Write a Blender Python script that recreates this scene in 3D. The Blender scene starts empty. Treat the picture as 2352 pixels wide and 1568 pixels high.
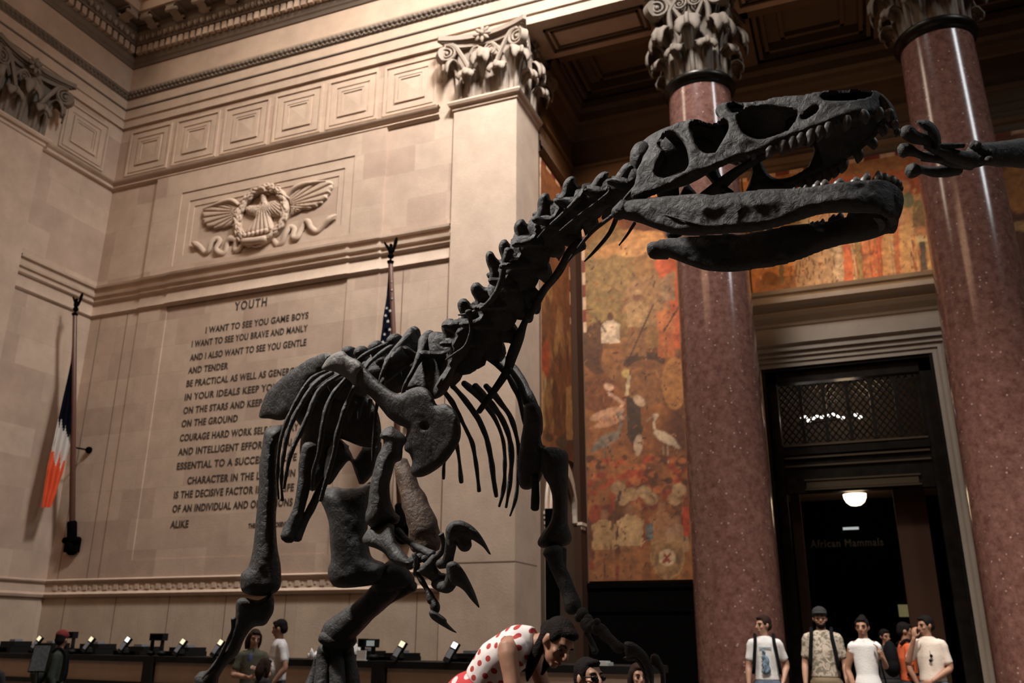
import bpy, bmesh, math, random
import numpy as np
from mathutils import Vector, Matrix, noise
from mathutils.geometry import delaunay_2d_cdt
random.seed(7)
PI = math.pi
SC = bpy.context.scene
COL = SC.collection

# ------------------------------------------------------------------ camera
FPX = 2002.8
YAW, PITCH, ROLL = -0.37858922, 0.32750742, 0.00499499
CAM = np.array([0.0, 0.0, 1.45])
_f = np.array([math.sin(YAW)*math.cos(PITCH), math.cos(YAW)*math.cos(PITCH), math.sin(PITCH)])
_r = np.array([math.cos(YAW), -math.sin(YAW), 0.0])
_u = np.cross(_r, _f)
R2 = _r*math.cos(ROLL) + _u*math.sin(ROLL)
U2 = -_r*math.sin(ROLL) + _u*math.cos(ROLL)
cd = bpy.data.cameras.new('camera')
cam = bpy.data.objects.new('camera', cd)
COL.objects.link(cam)
m = Matrix(((R2[0], U2[0], -_f[0], CAM[0]), (R2[1], U2[1], -_f[1], CAM[1]), (R2[2], U2[2], -_f[2], CAM[2]), (0, 0, 0, 1)))
cam.matrix_world = m
cd.sensor_width = 36.0
cd.lens = FPX/2352*36
cd.clip_start = 0.05
cd.clip_end = 200
cd.dof.use_dof = True
cd.dof.focus_distance = 2.85
cd.dof.aperture_fstop = 5.0
SC.camera = cam

def ray(x, y): return _f + R2*((x-1176)/FPX) - U2*((y-784)/FPX)
def P(x, y, t): return Vector(CAM + ray(x, y)*t)
def onX(x, y, X):
    d = ray(x, y); return Vector(CAM + d*(X/d[0]))
def onY(x, y, Y):
    d = ray(x, y); return Vector(CAM + d*(Y/d[1]))
def onZ(x, y, z):
    d = ray(x, y); return Vector(CAM + d*((z-CAM[2])/d[2]))
FWD = Vector(_f); RIGHT = Vector(R2); UPV = Vector(U2)

# ------------------------------------------------------------------ materials
def new_mat(name):
    mt = bpy.data.materials.new(name); mt.use_nodes = True
    nt = mt.node_tree
    return mt, nt, nt.nodes['Principled BSDF']
def simple(name, col, rough=0.6, metal=0.0, emit=None, estr=0.0, spec=None, noise_amt=0.0, nscale=8.0, bump=0.0, bscale=20.0):
    mt, nt, b = new_mat(name)
    b.inputs['Base Color'].default_value = (*col, 1)
    b.inputs['Roughness'].default_value = rough
    b.inputs['Metallic'].default_value = metal
    if spec is not None: b.inputs['Specular IOR Level'].default_value = spec
    if emit:
        b.inputs['Emission Color'].default_value = (*emit, 1); b.inputs['Emission Strength'].default_value = estr
    tc = nt.nodes.new('ShaderNodeTexCoord')
    if noise_amt > 0:
        n = nt.nodes.new('ShaderNodeTexNoise'); n.inputs['Scale'].default_value = nscale; n.inputs['Detail'].default_value = 5
        nt.links.new(tc.outputs['Object'], n.inputs['Vector'])
        r = nt.nodes.new('ShaderNodeValToRGB')
        r.color_ramp.elements[0].position = 0.3; r.color_ramp.elements[1].position = 0.72
        r.color_ramp.elements[0].color = (*[c*(1-noise_amt) for c in col], 1)
        r.color_ramp.elements[1].color = (*[min(1, c*(1+noise_amt)) for c in col], 1)
        nt.links.new(n.outputs['Fac'], r.inputs['Fac']); nt.links.new(r.outputs['Color'], b.inputs['Base Color'])
    if bump > 0:
        n2 = nt.nodes.new('ShaderNodeTexNoise'); n2.inputs['Scale'].default_value = bscale; n2.inputs['Detail'].default_value = 6
        nt.links.new(tc.outputs['Object'], n2.inputs['Vector'])
        bp = nt.nodes.new('ShaderNodeBump'); bp.inputs['Strength'].default_value = bump; bp.inputs['Distance'].default_value = 0.02
        nt.links.new(n2.outputs['Fac'], bp.inputs['Height']); nt.links.new(bp.outputs['Normal'], b.inputs['Normal'])
    return mt

def stone_mat(name, c1, c2, bw=1.25, bh=0.62, blocks=True, vert=False):
    """limestone: ashlar blocks of slightly different tint, faint joints"""
    mt, nt, b = new_mat(name)
    b.inputs['Roughness'].default_value = 0.75
    geo = nt.nodes.new('ShaderNodeNewGeometry')
    sp = nt.nodes.new('ShaderNodeSeparateXYZ'); nt.links.new(geo.outputs['Position'], sp.inputs[0])
    ad = nt.nodes.new('ShaderNodeMath'); ad.operation = 'ADD'
    nt.links.new(sp.outputs['X'], ad.inputs[0]); nt.links.new(sp.outputs['Y'], ad.inputs[1])
    cb = nt.nodes.new('ShaderNodeCombineXYZ')
    nt.links.new(ad.outputs[0], cb.inputs['X']); nt.links.new(sp.outputs['Z'], cb.inputs['Y'])
    n = nt.nodes.new('ShaderNodeTexNoise'); n.inputs['Scale'].default_value = 1.6; n.inputs['Detail'].default_value = 8; n.inputs['Roughness'].default_value = 0.65
    nt.links.new(geo.outputs['Position'], n.inputs['Vector'])
    mixn = nt.nodes.new('ShaderNodeMixRGB'); mixn.blend_type = 'MULTIPLY'; mixn.inputs['Fac'].default_value = 1
    rp = nt.nodes.new('ShaderNodeValToRGB')
    rp.color_ramp.elements[0].position = 0.3; rp.color_ramp.elements[0].color = (0.80, 0.79, 0.78, 1)
    rp.color_ramp.elements[1].position = 0.7; rp.color_ramp.elements[1].color = (1.04, 1.04, 1.04, 1)
    nt.links.new(n.outputs['Fac'], rp.inputs['Fac'])
    if blocks:
        br = nt.nodes.new('ShaderNodeTexBrick')
        br.inputs['Color1'].default_value = (*c1, 1); br.inputs['Color2'].default_value = (*c2, 1)
        br.inputs['Mortar'].default_value = (*[x*0.86 for x in c1], 1)
        br.inputs['Scale'].default_value = 1.0; br.inputs['Mortar Size'].default_value = 0.006
        br.inputs['Brick Width'].default_value = bw; br.inputs['Row Height'].default_value = bh
        br.inputs['Bias'].default_value = -0.35
        br.offset = 0.37; br.squash = 0.7; br.squash_frequency = 3
        nt.links.new(cb.outputs[0], br.inputs['Vector'])
        nt.links.new(br.outputs['Color'], mixn.inputs['Color1'])
    else:
        mixn.inputs['Color1'].default_value = (*c1, 1)
    nt.links.new(rp.outputs['Color'], mixn.inputs['Color2'])
    nt.links.new(mixn.outputs['Color'], b.inputs['Base Color'])
    n2 = nt.nodes.new('ShaderNodeTexNoise'); n2.inputs['Scale'].default_value = 30; n2.inputs['Detail'].default_value = 5
    nt.links.new(geo.outputs['Position'], n2.inputs['Vector'])
    bp = nt.nodes.new('ShaderNodeBump'); bp.inputs['Strength'].default_value = 0.15; bp.inputs['Distance'].default_value = 0.02
    nt.links.new(n2.outputs['Fac'], bp.inputs['Height']); nt.links.new(bp.outputs['Normal'], b.inputs['Normal'])
    return mt

def marble_mat(name):
    mt, nt, b = new_mat(name)
    tc = nt.nodes.new('ShaderNodeTexCoord')
    n = nt.nodes.new('ShaderNodeTexNoise'); n.inputs['Scale'].default_value = 9; n.inputs['Detail'].default_value = 9; n.inputs['Roughness'].default_value = 0.75
    nt.links.new(tc.outputs['Object'], n.inputs['Vector'])
    r = nt.nodes.new('ShaderNodeValToRGB')
    r.color_ramp.elements[0].position = 0.35; r.color_ramp.elements[0].color = (0.105, 0.044, 0.033, 1)
    r.color_ramp.elements[1].position = 0.68; r.color_ramp.elements[1].color = (0.245, 0.122, 0.094, 1)
    nt.links.new(n.outputs['Fac'], r.inputs['Fac'])
    v = nt.nodes.new('ShaderNodeTexVoronoi'); v.inputs['Scale'].default_value = 11; v.inputs['Randomness'].default_value = 1
    nt.links.new(tc.outputs['Object'], v.inputs['Vector'])
    r2 = nt.nodes.new('ShaderNodeValToRGB')
    r2.color_ramp.elements[0].position = 0.07; r2.color_ramp.elements[0].color = (1, 1, 1, 1)
    r2.color_ramp.elements[1].position = 0.20; r2.color_ramp.elements[1].color = (0, 0, 0, 1)
    nt.links.new(v.outputs['Distance'], r2.inputs['Fac'])
    # only some cells carry a pale fleck
    sx = nt.nodes.new('ShaderNodeSeparateXYZ'); nt.links.new(v.outputs['Color'], sx.inputs[0])
    gt = nt.nodes.new('ShaderNodeMath'); gt.operation = 'GREATER_THAN'; gt.inputs[1].default_value = 0.62
    nt.links.new(sx.outputs['X'], gt.inputs[0])
    ml = nt.nodes.new('ShaderNodeMath'); ml.operation = 'MULTIPLY'
    nt.links.new(gt.outputs[0], ml.inputs[0]); nt.links.new(r2.outputs['Color'], ml.inputs[1])
    mx = nt.nodes.new('ShaderNodeMixRGB'); mx.inputs['Color2'].default_value = (0.46, 0.31, 0.25, 1)
    nt.links.new(ml.outputs[0], mx.inputs['Fac']); nt.links.new(r.outputs['Color'], mx.inputs['Color1'])
    nt.links.new(mx.outputs['Color'], b.inputs['Base Color'])
    b.inputs['Roughness'].default_value = 0.16
    b.inputs['Specular IOR Level'].default_value = 0.55
    return mt

def bone_mat(name, c, amt=0.5):
    mt, nt, b = new_mat(name)
    tc = nt.nodes.new('ShaderNodeTexCoord')
    n = nt.nodes.new('ShaderNodeTexNoise'); n.inputs['Scale'].default_value = 14; n.inputs['Detail'].default_value = 9; n.inputs['Roughness'].default_value = 0.7
    nt.links.new(tc.outputs['Object'], n.inputs['Vector'])
    r = nt.nodes.new('ShaderNodeValToRGB')
    r.color_ramp.elements[0].position = 0.3; r.color_ramp.elements[0].color = (*[x*(1-amt) for x in c], 1)
    r.color_ramp.elements[1].position = 0.75; r.color_ramp.elements[1].color = (*[x*(1+amt) for x in c], 1)
    nt.links.new(n.outputs['Fac'], r.inputs['Fac']); nt.links.new(r.outputs['Color'], b.inputs['Base Color'])
    b.inputs['Roughness'].default_value = 0.55
    b.inputs['Specular IOR Level'].default_value = 0.35
    n2 = nt.nodes.new('ShaderNodeTexNoise'); n2.inputs['Scale'].default_value = 38; n2.inputs['Detail'].default_value = 10; n2.inputs['Roughness'].default_value = 0.62
    n2.inputs['Distortion'].default_value = 0.6
    nt.links.new(tc.outputs['Object'], n2.inputs['Vector'])
    bp = nt.nodes.new('ShaderNodeBump'); bp.inputs['Strength'].default_value = 0.9; bp.inputs['Distance'].default_value = 0.011
    nt.links.new(n2.outputs['Fac'], bp.inputs['Height']); nt.links.new(bp.outputs['Normal'], b.inputs['Normal'])
    return mt

def paint_mat(name, rough=0.7):
    mt, nt, b = new_mat(name)
    at = nt.nodes.new('ShaderNodeVertexColor'); at.layer_name = 'paint'
    geo = nt.nodes.new('ShaderNodeNewGeometry')
    n = nt.nodes.new('ShaderNodeTexNoise'); n.inputs['Scale'].default_value = 6; n.inputs['Detail'].default_value = 10; n.inputs['Roughness'].default_value = 0.7
    nt.links.new(geo.outputs['Position'], n.inputs['Vector'])
    r = nt.nodes.new('ShaderNodeValToRGB')
    r.color_ramp.elements[0].position = 0.3; r.color_ramp.elements[0].color = (0.40, 0.34, 0.29, 1)
    r.color_ramp.elements[1].position = 0.72; r.color_ramp.elements[1].color = (0.95, 0.86, 0.78, 1)
    nt.links.new(n.outputs['Fac'], r.inputs['Fac'])
    mx = nt.nodes.new('ShaderNodeMixRGB'); mx.blend_type = 'MULTIPLY'; mx.inputs['Fac'].default_value = 1
    nt.links.new(at.outputs['Color'], mx.inputs['Color1']); nt.links.new(r.outputs['Color'], mx.inputs['Color2'])
    nt.links.new(mx.outputs['Color'], b.inputs['Base Color'])
    b.inputs['Roughness'].default_value = rough
    return mt

M = {}
M['stone'] = stone_mat('limestone_blocks', (0.51, 0.368, 0.268), (0.36, 0.235, 0.172))
M['slab'] = stone_mat('limestone_slabs', (0.49, 0.365, 0.26), (0.44, 0.32, 0.225), bw=1.3, bh=9.0)
M['plain'] = stone_mat('limestone_plain', (0.51, 0.368, 0.268), (0.5, 0.4, 0.32), blocks=False)
M['carved'] = stone_mat('limestone_carved', (0.31, 0.235, 0.175), (0.5, 0.4, 0.32), blocks=False)
M['doorstone_shaded'] = stone_mat('shaded_doorway_stone', (0.30, 0.235, 0.175), (0.2, 0.2, 0.2), blocks=False)  # darker copy of the limestone, recess shading put into the colour
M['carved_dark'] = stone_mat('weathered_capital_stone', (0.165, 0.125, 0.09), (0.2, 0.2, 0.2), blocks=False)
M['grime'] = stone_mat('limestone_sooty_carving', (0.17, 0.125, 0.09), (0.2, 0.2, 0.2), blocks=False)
M['brownstone_dim'] = stone_mat('dim_brown_stone', (0.115, 0.068, 0.036), (0.3, 0.2, 0.13), blocks=False)  # brown stone, colour also darkened for the low light in the recess
M['engrave'] = simple('engraved_letters', (0.045, 0.03, 0.02), 0.9)
M['groove'] = simple('dark_joint', (0.16, 0.115, 0.08), 0.9)
M['marble'] = marble_mat('red_flecked_marble')
M['bone'] = bone_mat('charcoal_fossil_bone', (0.034, 0.032, 0.0305))
M['bone_lit'] = bone_mat('fossil_bone_in_light', (0.15, 0.14, 0.13), 0.35)  # lighter copy of the bone for the pool of light on the blade end
M['bone_brown'] = bone_mat('mottled_brown_bone', (0.10, 0.062, 0.040), 0.75)
M['tooth'] = simple('grey_tooth', (0.088, 0.083, 0.08), 0.45, noise_amt=0.3, nscale=60)
M['paint'] = paint_mat('mural_paint')
M['bronze'] = simple('dark_bronze', (0.022, 0.018, 0.014), 0.35, 0.75, noise_amt=0.4, nscale=5)
M['bronze_lit'] = simple('lit_bronze', (0.13, 0.095, 0.06), 0.38, 0.8)  # paler copy of the dark bronze, a lit look put into the colour
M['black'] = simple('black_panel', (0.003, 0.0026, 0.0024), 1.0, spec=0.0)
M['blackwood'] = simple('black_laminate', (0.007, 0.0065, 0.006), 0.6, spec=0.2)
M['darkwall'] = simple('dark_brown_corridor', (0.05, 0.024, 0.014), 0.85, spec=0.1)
M['floor'] = simple('dark_floor_marble', (0.10, 0.08, 0.065), 0.35, noise_amt=0.3, nscale=1.5)

# ------------------------------------------------------------------ object helpers
def empty(name, loc, label, cat, group=None, rz=0.0):
    o = bpy.data.objects.new(name, None); COL.objects.link(o)
    o.location = loc; o.rotation_euler = (0, 0, rz); o.empty_display_size = 0.1
    tag(o, label, cat, group)
    return o
def tag(o, label=None, cat=None, group=None, kind=None):
    if label: o['label'] = label
    if cat: o['category'] = cat
    if group: o['group'] = group
    if kind: o['kind'] = kind
    return o

class MB:
    def __init__(s): s.v = []; s.f = []; s.mi = []
    def add(s, vs, fs, mi=0):
        b = len(s.v); s.v.extend([tuple(v) for v in vs]); s.f.extend([tuple(i+b for i in f) for f in fs]); s.mi.extend([mi]*len(fs)); return s
    def box(s, a, b, mi=0):
        x0, y0, z0 = [min(a[i], b[i]) for i in range(3)]; x1, y1, z1 = [max(a[i], b[i]) for i in range(3)]
        vs = [(x0,y0,z0),(x1,y0,z0),(x1,y1,z0),(x0,y1,z0),(x0,y0,z1),(x1,y0,z1),(x1,y1,z1),(x0,y1,z1)]
        return s.add(vs, [(0,3,2,1),(4,5,6,7),(0,1,5,4),(1,2,6,5),(2,3,7,6),(3,0,4,7)], mi)
    def obox(s, c, ax, ay, az, mi=0):
        c = Vector(c); vs = []
        for k in (-1, 1):
            for i, j in ((-1,-1),(1,-1),(1,1),(-1,1)): vs.append(c+ax*i+ay*j+az*k)
        return s.add(vs, [(0,3,2,1),(4,5,6,7),(0,1,5,4),(1,2,6,5),(2,3,7,6),(3,0,4,7)], mi)
    def tube(s, pts, rad, n=12, sub=4, flat=None, caps=True, mi=0, rough=0.0):
        """loft round sections along a smoothed line; flat=(dir, k) squashes along dir"""
        pts = [Vector(p) for p in pts]
        if not hasattr(rad, '__len__'): rad = [rad]*len(pts)
        if sub > 1 and len(pts) > 2: pts, rad = crom(pts, rad, sub)
        if caps:
            t0 = (pts[0]-pts[1]).normalized(); t1 = (pts[-1]-pts[-2]).normalized(); r0, r1 = rad[0], rad[-1]
            pts = [pts[0]+t0*r0*0.55, pts[0]+t0*r0*0.38] + pts + [pts[-1]+t1*r1*0.38, pts[-1]+t1*r1*0.55]
            rad = [r0*0.25, r0*0.72] + list(rad) + [r1*0.72, r1*0.25]
        N = len(pts); vs = []; fs = []
        tan = [(pts[min(i+1, N-1)]-pts[max(i-1, 0)]).normalized() for i in range(N)]
        ref = Vector((0, 0, 1)) if abs(tan[0].z) < 0.9 else Vector((1, 0, 0))
        nrm = (ref - tan[0]*ref.dot(tan[0])).normalized()
        for i in range(N):
            nrm = (nrm - tan[i]*nrm.dot(tan[i])).normalized()
            bn = tan[i].cross(nrm)
            for k in range(n):
                a = 2*PI*k/n
                d = nrm*math.cos(a) + bn*math.sin(a)
                if flat: fd = flat[0]; d = d - fd*(d.dot(fd))*(1-flat[1])
                p = pts[i] + d*rad[i]
                if rough: p = p + d*(noise.noise(p*18)*rough)
                vs.append(p)
        for i in range(N-1):
            for k in range(n): fs.append((i*n+k, i*n+(k+1) % n, (i+1)*n+(k+1) % n, (i+1)*n+k))
        fs.append(tuple(range(n-1, -1, -1))); fs.append(tuple((N-1)*n+k for k in range(n)))
        return s.add(vs, fs, mi)
    def ball(s, c, r, nu=14, nv=10, ax=None, mi=0):
        """ellipsoid, r = (rx, ry, rz) along ax (3 unit vectors)"""
        c = Vector(c)
        if not hasattr(r, '__len__'): r = (r, r, r)
        if ax is None: ax = (Vector((1,0,0)), Vector((0,1,0)), Vector((0,0,1)))
        vs = []; fs = []
        for j in range(1, nv):
            th = PI*j/nv
            for i in range(nu):
                ph = 2*PI*i/nu
                vs.append(c + ax[0]*(r[0]*math.sin(th)*math.cos(ph)) + ax[1]*(r[1]*math.sin(th)*math.sin(ph)) + ax[2]*(r[2]*math.cos(th)))
        vs.append(c+ax[2]*r[2]); vs.append(c-ax[2]*r[2]); T = len(vs)-2
        for j in range(nv-2):
            for i in range(nu): fs.append((j*nu+i, (j+1)*nu+i, (j+1)*nu+(i+1) % nu, j*nu+(i+1) % nu))
        for i in range(nu):
            fs.append((T, i, (i+1) % nu)); fs.append((T+1, (nv-2)*nu+(i+1) % nu, (nv-2)*nu+i))
        return s.add(vs, fs, mi)
    def lathe(s, prof, n=32, c=(0, 0, 0), mi=0, a0=0, a1=2*PI):
        """prof [(r, z)] around a vertical axis at c"""
        vs = []; fs = []; L = len(prof); full = abs(a1-a0-2*PI) < 1e-6; nn = n if full else n+1
        for (r, z) in prof:
            for k in range(nn):
                a = a0+(a1-a0)*k/n; vs.append((c[0]+r*math.cos(a), c[1]+r*math.sin(a), c[2]+z))
        for i in range(L-1):
            for k in range(n):
                k2 = (k+1) % nn; fs.append((i*nn+k, i*nn+k2, (i+1)*nn+k2, (i+1)*nn+k))
        return s.add(vs, fs, mi)
    def loft(s, rings, mi=0, cap=True):
        n = len(rings[0]); vs = [p for r in rings for p in r]; fs = []
        for i in range(len(rings)-1):
            for k in range(n): fs.append((i*n+k, i*n+(k+1) % n, (i+1)*n+(k+1) % n, (i+1)*n+k))
        if cap: fs.append(tuple(range(n-1, -1, -1))); fs.append(tuple((len(rings)-1)*n+k for k in range(n)))
        return s.add(vs, fs, mi)
    def strip(s, rows, mi=0):
        n = len(rows[0]); vs = [p for r in rows for p in r]; fs = []
        for i in range(len(rows)-1):
            for k in range(n-1): fs.append((i*n+k, i*n+k+1, (i+1)*n+k+1, (i+1)*n+k))
        return s.add(vs, fs, mi)
    def build(s, name, mat, parent=None, smooth=True, fix=True, world=True):
        me = bpy.data.meshes.new(name)
        me.from_pydata(s.v, [], s.f)
        mats = mat if isinstance(mat, (list, tuple)) else [mat]
        for q in mats: me.materials.append(q)
        if len(mats) > 1: me.polygons.foreach_set('material_index', s.mi)
        if fix:
            bm = bmesh.new(); bm.from_mesh(me); bmesh.ops.recalc_face_normals(bm, faces=bm.faces); bm.to_mesh(me); bm.free()
        if smooth:
            me.polygons.foreach_set('use_smooth', [True]*len(me.polygons))
            try: me.set_sharp_from_angle(angle=math.radians(50))
            except Exception: pass
        o = bpy.data.objects.new(name, me); COL.objects.link(o)
        if parent is not None:
            o.parent = parent
            if world: o.matrix_parent_inverse = pmat(parent).inverted()
        return o

def pmat(o):
    if o.parent is None: return o.matrix_basis.copy()
    return pmat(o.parent) @ o.matrix_parent_inverse @ o.matrix_basis

def crom(pts, rad, sub):
    P_, R_ = [], []; n = len(pts)
    for i in range(n-1):
        p0, p1, p2, p3 = pts[max(i-1, 0)], pts[i], pts[i+1], pts[min(i+2, n-1)]
        r0, r1, r2, r3 = rad[max(i-1, 0)], rad[i], rad[i+1], rad[min(i+2, n-1)]
        for k in range(sub):
            t = k/sub; t2 = t*t; t3 = t2*t
            w = (-0.5*t3+t2-0.5*t, 1.5*t3-2.5*t2+1, -1.5*t3+2*t2+0.5*t, 0.5*t3-0.5*t2)
            P_.append(p0*w[0]+p1*w[1]+p2*w[2]+p3*w[3]); R_.append(max(1e-4, r0*w[0]+r1*w[1]+r2*w[2]+r3*w[3]))
    P_.append(pts[-1]); R_.append(rad[-1])
    return P_, R_

# ------------------------------------------------------------------ rounded plates from an outline
def smooth_loop(poly, step):
    pts = [Vector((p[0], p[1], 0)) for p in poly]; n = len(pts); out = []
    for i in range(n):
        p0, p1, p2, p3 = pts[i-1], pts[i], pts[(i+1) % n], pts[(i+2) % n]
        L = (p2-p1).length; k = max(1, int(round(L/step)))
        for j in range(k):
            t = j/k; t2 = t*t; t3 = t2*t
            q = p0*(-0.5*t3+t2-0.5*t)+p1*(1.5*t3-2.5*t2+1)+p2*(-1.5*t3+2*t2+0.5*t)+p3*(0.5*t3-0.5*t2)
            out.append((q.x, q.y))
    return out
def inside(pts, poly):
    x, y = pts[:, 0], pts[:, 1]; c = np.zeros(len(pts), bool); n = len(poly)
    for i in range(n):
        x1, y1 = poly[i]; x2, y2 = poly[(i+1) % n]
        if y1 == y2: continue
        k = ((y1 > y) != (y2 > y)) & (x < (x2-x1)*(y-y1)/(y2-y1)+x1)
        c ^= k
    return c
def bdist(pts, loops):
    d = np.full(len(pts), 1e9)
    for poly in loops:
        n = len(poly)
        for i in range(n):
            a = np.array(poly[i]); b = np.array(poly[(i+1) % n]); ab = b-a; L = ab@ab
            if L < 1e-12: continue
            t = np.clip(((pts-a)@ab)/L, 0, 1); q = pts-(a+t[:, None]*ab)
            d = np.minimum(d, np.hypot(q[:, 0], q[:, 1]))
    return d
def plate(mb, outline, fmap, T, R, holes=(), step=7.0, rough=0.0, mod=None, one_side=False, mi=0):
    """a body with the given outline: rounded rim of width R (outline units) and half thickness T (metres).
    fmap(x, y) -> (point, unit thickness direction)"""
    loops = [smooth_loop(outline, step)] + [smooth_loop(h, step) for h in holes]
    bv = []; be = []
    for lp in loops:
        b = len(bv); n = len(lp); bv += lp; be += [(b+i, b+(i+1) % n) for i in range(n)]
    A = np.array(loops[0]); x0, y0 = A.min(0); x1, y1 = A.max(0)
    g = []; row = 0; yy = y0+step*0.5
    while yy < y1:
        xx = x0+(step*0.5 if row % 2 else 0)
        while xx < x1: g.append((xx, yy)); xx += step
        yy += step*0.866; row += 1
    g = np.array(g) if g else np.zeros((0, 2))
    if len(g):
        ok = inside(g, loops[0])
        for h in loops[1:]: ok &= ~inside(g, h)
        g = g[ok]
        if len(g): g = g[bdist(g, loops) > step*0.45]
    allv = [Vector(p) for p in bv] + [Vector((p[0], p[1])) for p in g]
    vs, es, fs, ov, oe, of = delaunay_2d_cdt(allv, be, [], 0, 1e-5)
    V = np.array([(v.x, v.y) for v in vs])
    cen = np.array([V[list(f)].mean(0) for f in fs])
    ok = inside(cen, loops[0])
    for h in loops[1:]: ok &= ~inside(cen, h)
    fs = [f for f, k in zip(fs, ok) if k]
    d = bdist(V, loops)
    h = T*np.sqrt(np.clip(1-(1-np.minimum(d/R, 1))**2, 0, 1))
    if mod is not None: h = h*np.array([mod(x, y) for x, y in V])
    used = sorted({i for f in fs for i in f}); front = {}; back = {}; verts = []
    for i in used:
        p, nn = fmap(V[i, 0], V[i, 1]); p = Vector(p); nn = Vector(nn)
        e = noise.noise(p*14)*rough + noise.noise(p*40)*rough*0.45 if rough else 0
        if d[i] < 1e-4: front[i] = back[i] = len(verts); verts.append(p)
        else:
            k = min(1, d[i]/R)
            front[i] = len(verts); verts.append(p+nn*(h[i]+e*k))
            back[i] = len(verts); verts.append(p if one_side else p-nn*(h[i]+e*k))
    faces = [tuple(front[i] for i in f) for f in fs] + [tuple(back[i] for i in reversed(f)) for f in fs]
    return mb.add(verts, faces, mi)

def rep(o, loc=None, rot=None, scale=None, parent=None):
    """copy of one object (not its children)"""
    c = o.copy(); COL.objects.link(c)
    if parent is not None: c.parent = parent
    if loc is not None: c.location = loc
    if rot is not None: c.rotation_euler = rot
    if scale is not None: c.scale = scale
    return c
# ================================================================== THE HALL
XL, YB = -16.05, 14.0          # left wall plane, back (inscription) wall plane
PX0, PX1 = -6.85, -5.47        # corner pier
YR = 15.2                      # back of the entablature beam
YW = 17.6                      # recess back wall
XR = 9.0                       # how far the colonnade is built to the right
def struct(o): o['kind'] = 'structure'; return o

mb = MB(); mb.box((-20, -14, -0.3), (14, 24.4, 0)); struct(mb.build('floor', M['floor'], smooth=False))

# --- back wall with stepped bays (outer plane, middle bay, recessed framed panels)
mb = MB()
mb.box((XL-0.6, YB, 0), (PX0, YB+1.2, 17.5))
WALL_BACK = struct(mb.build('wall_back', M['stone'], smooth=False))
mb = MB()
mb.box((XL-0.6, YB-0.03, 0), (PX0+0.02, YB+0.1, 2.25))
mb.build('base_slabs', M['slab'], WALL_BACK, smooth=False)

def frame(mb, x0, x1, z0, z1, w, y0, y1):
    mb.box((x0, y0, z0), (x1, y1, z0+w)); mb.box((x0, y0, z1-w), (x1, y1, z1))
    mb.box((x0, y0, z0+w), (x0+w, y1, z1-w)); mb.box((x1-w, y0, z0+w), (x1, y1, z1-w))
# middle bay -14.6..-8.4 stands forward; the two big panels are sunk into it
BX0, BX1, CX0, CX1 = -14.6, -8.42, -13.8, -9.17
mb = MB()
for z0, z1, h0, h1, yb in ((9.1, 11.75, 9.33, 11.18, YB-.06), (2.5, 8.4, 2.9, 8.39, YB-.022)):
    mb.box((BX0, yb, z0), (CX0, YB+0.05, z1)); mb.box((CX1, yb, z0), (BX1, YB+0.05, z1))
    mb.box((CX0, yb, z0), (CX1, YB+0.05, h0)); mb.box((CX0, yb, h1), (CX1, YB+0.05, z1))
mb.build('projecting_bay', M['stone'], WALL_BACK, smooth=False)
mb = MB()
frame(mb, CX0+0.0, CX1-0.0, 9.33, 11.18, 0.24, YB-0.038, YB+0.05)
frame(mb, CX0+0.24, CX1-0.24, 9.50, 10.94, 0.15, YB-0.018, YB+0.05)
mb.build('stepped_frame', M['plain'], WALL_BACK, smooth=False)
# thin vertical joints beside the text panel and on the pier
mb = MB()
for x in (-15.75, -14.95, -7.9):
    mb.box((x, YB-0.004, 2.5), (x+0.018, YB+0.01, 8.4))
for k in range(7): mb.box((-15.4+1.35*k, YB-0.034, 0), (-15.385+1.35*k, YB+0.01, 2.25))
mb.build('vertical_joint', M['groove'], WALL_BACK, smooth=False)

# --- mouldings along plan paths: each path vertex carries its mitre direction
def molding(path, prof, mb, mi=0):
    rows = [[(x+nx*o, y+ny*o, z) for (o, z) in prof] for (x, y, nx, ny) in path]
    return mb.strip(rows, mi)
MAIN = [(XR, YB, 0, -1), (XL, YB, 1, -1), (XL, -6, 1, 0)]
UPTO = [(PX0-0.35, YB, 0, -1), (XL, YB, 1, -1), (XL, 11.9, 1, 0)]
mb = MB()
molding(UPTO, [(0, 11.66), (0.05, 11.68), (0.08, 11.72), (0.05, 11.76), (0.05, 11.80), (0.12, 11.84), (0.14, 11.90), (0.10, 11.93), (0, 11.93)], mb)
struct(mb.build('trim_1', M['plain']))
# ledge (breaks forward with the bays)
a, b2 = 0.03, 0.055
LEDGE = [(PX0, YB, 0, -1), (BX1+a, YB, 0, -1), (BX1, YB-a, -0.0, -1), (CX1+0.06, YB-a, 0, -1), (CX1, YB-b2, 0, -1), (CX0, YB-b2, 0, -1), (CX0-0.06, YB-a, 0, -1), (BX0, YB-a, 0, -1), (BX0-0.06, YB, 0, -1), (XL, YB, 1, -1), (XL, 11.9, 1, 0)]
mb = MB()
molding(LEDGE, [(-.02, 8.36), (0.02, 8.38), (0.055, 8.43), (0.03, 8.45), (0.03, 8.47), (0.02, 8.48), (0.02, 8.70), (0.06, 8.72), (0.08, 8.76), (0.04, 8.78), (0.04, 8.86), (0.09, 8.88), (0.10, 8.93), (0.05, 8.95), (0.06, 9.06), (0.12, 9.08), (0.13, 9.13), (0, 9.16)], mb)
struct(mb.build('trim_2', M['plain']))
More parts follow.
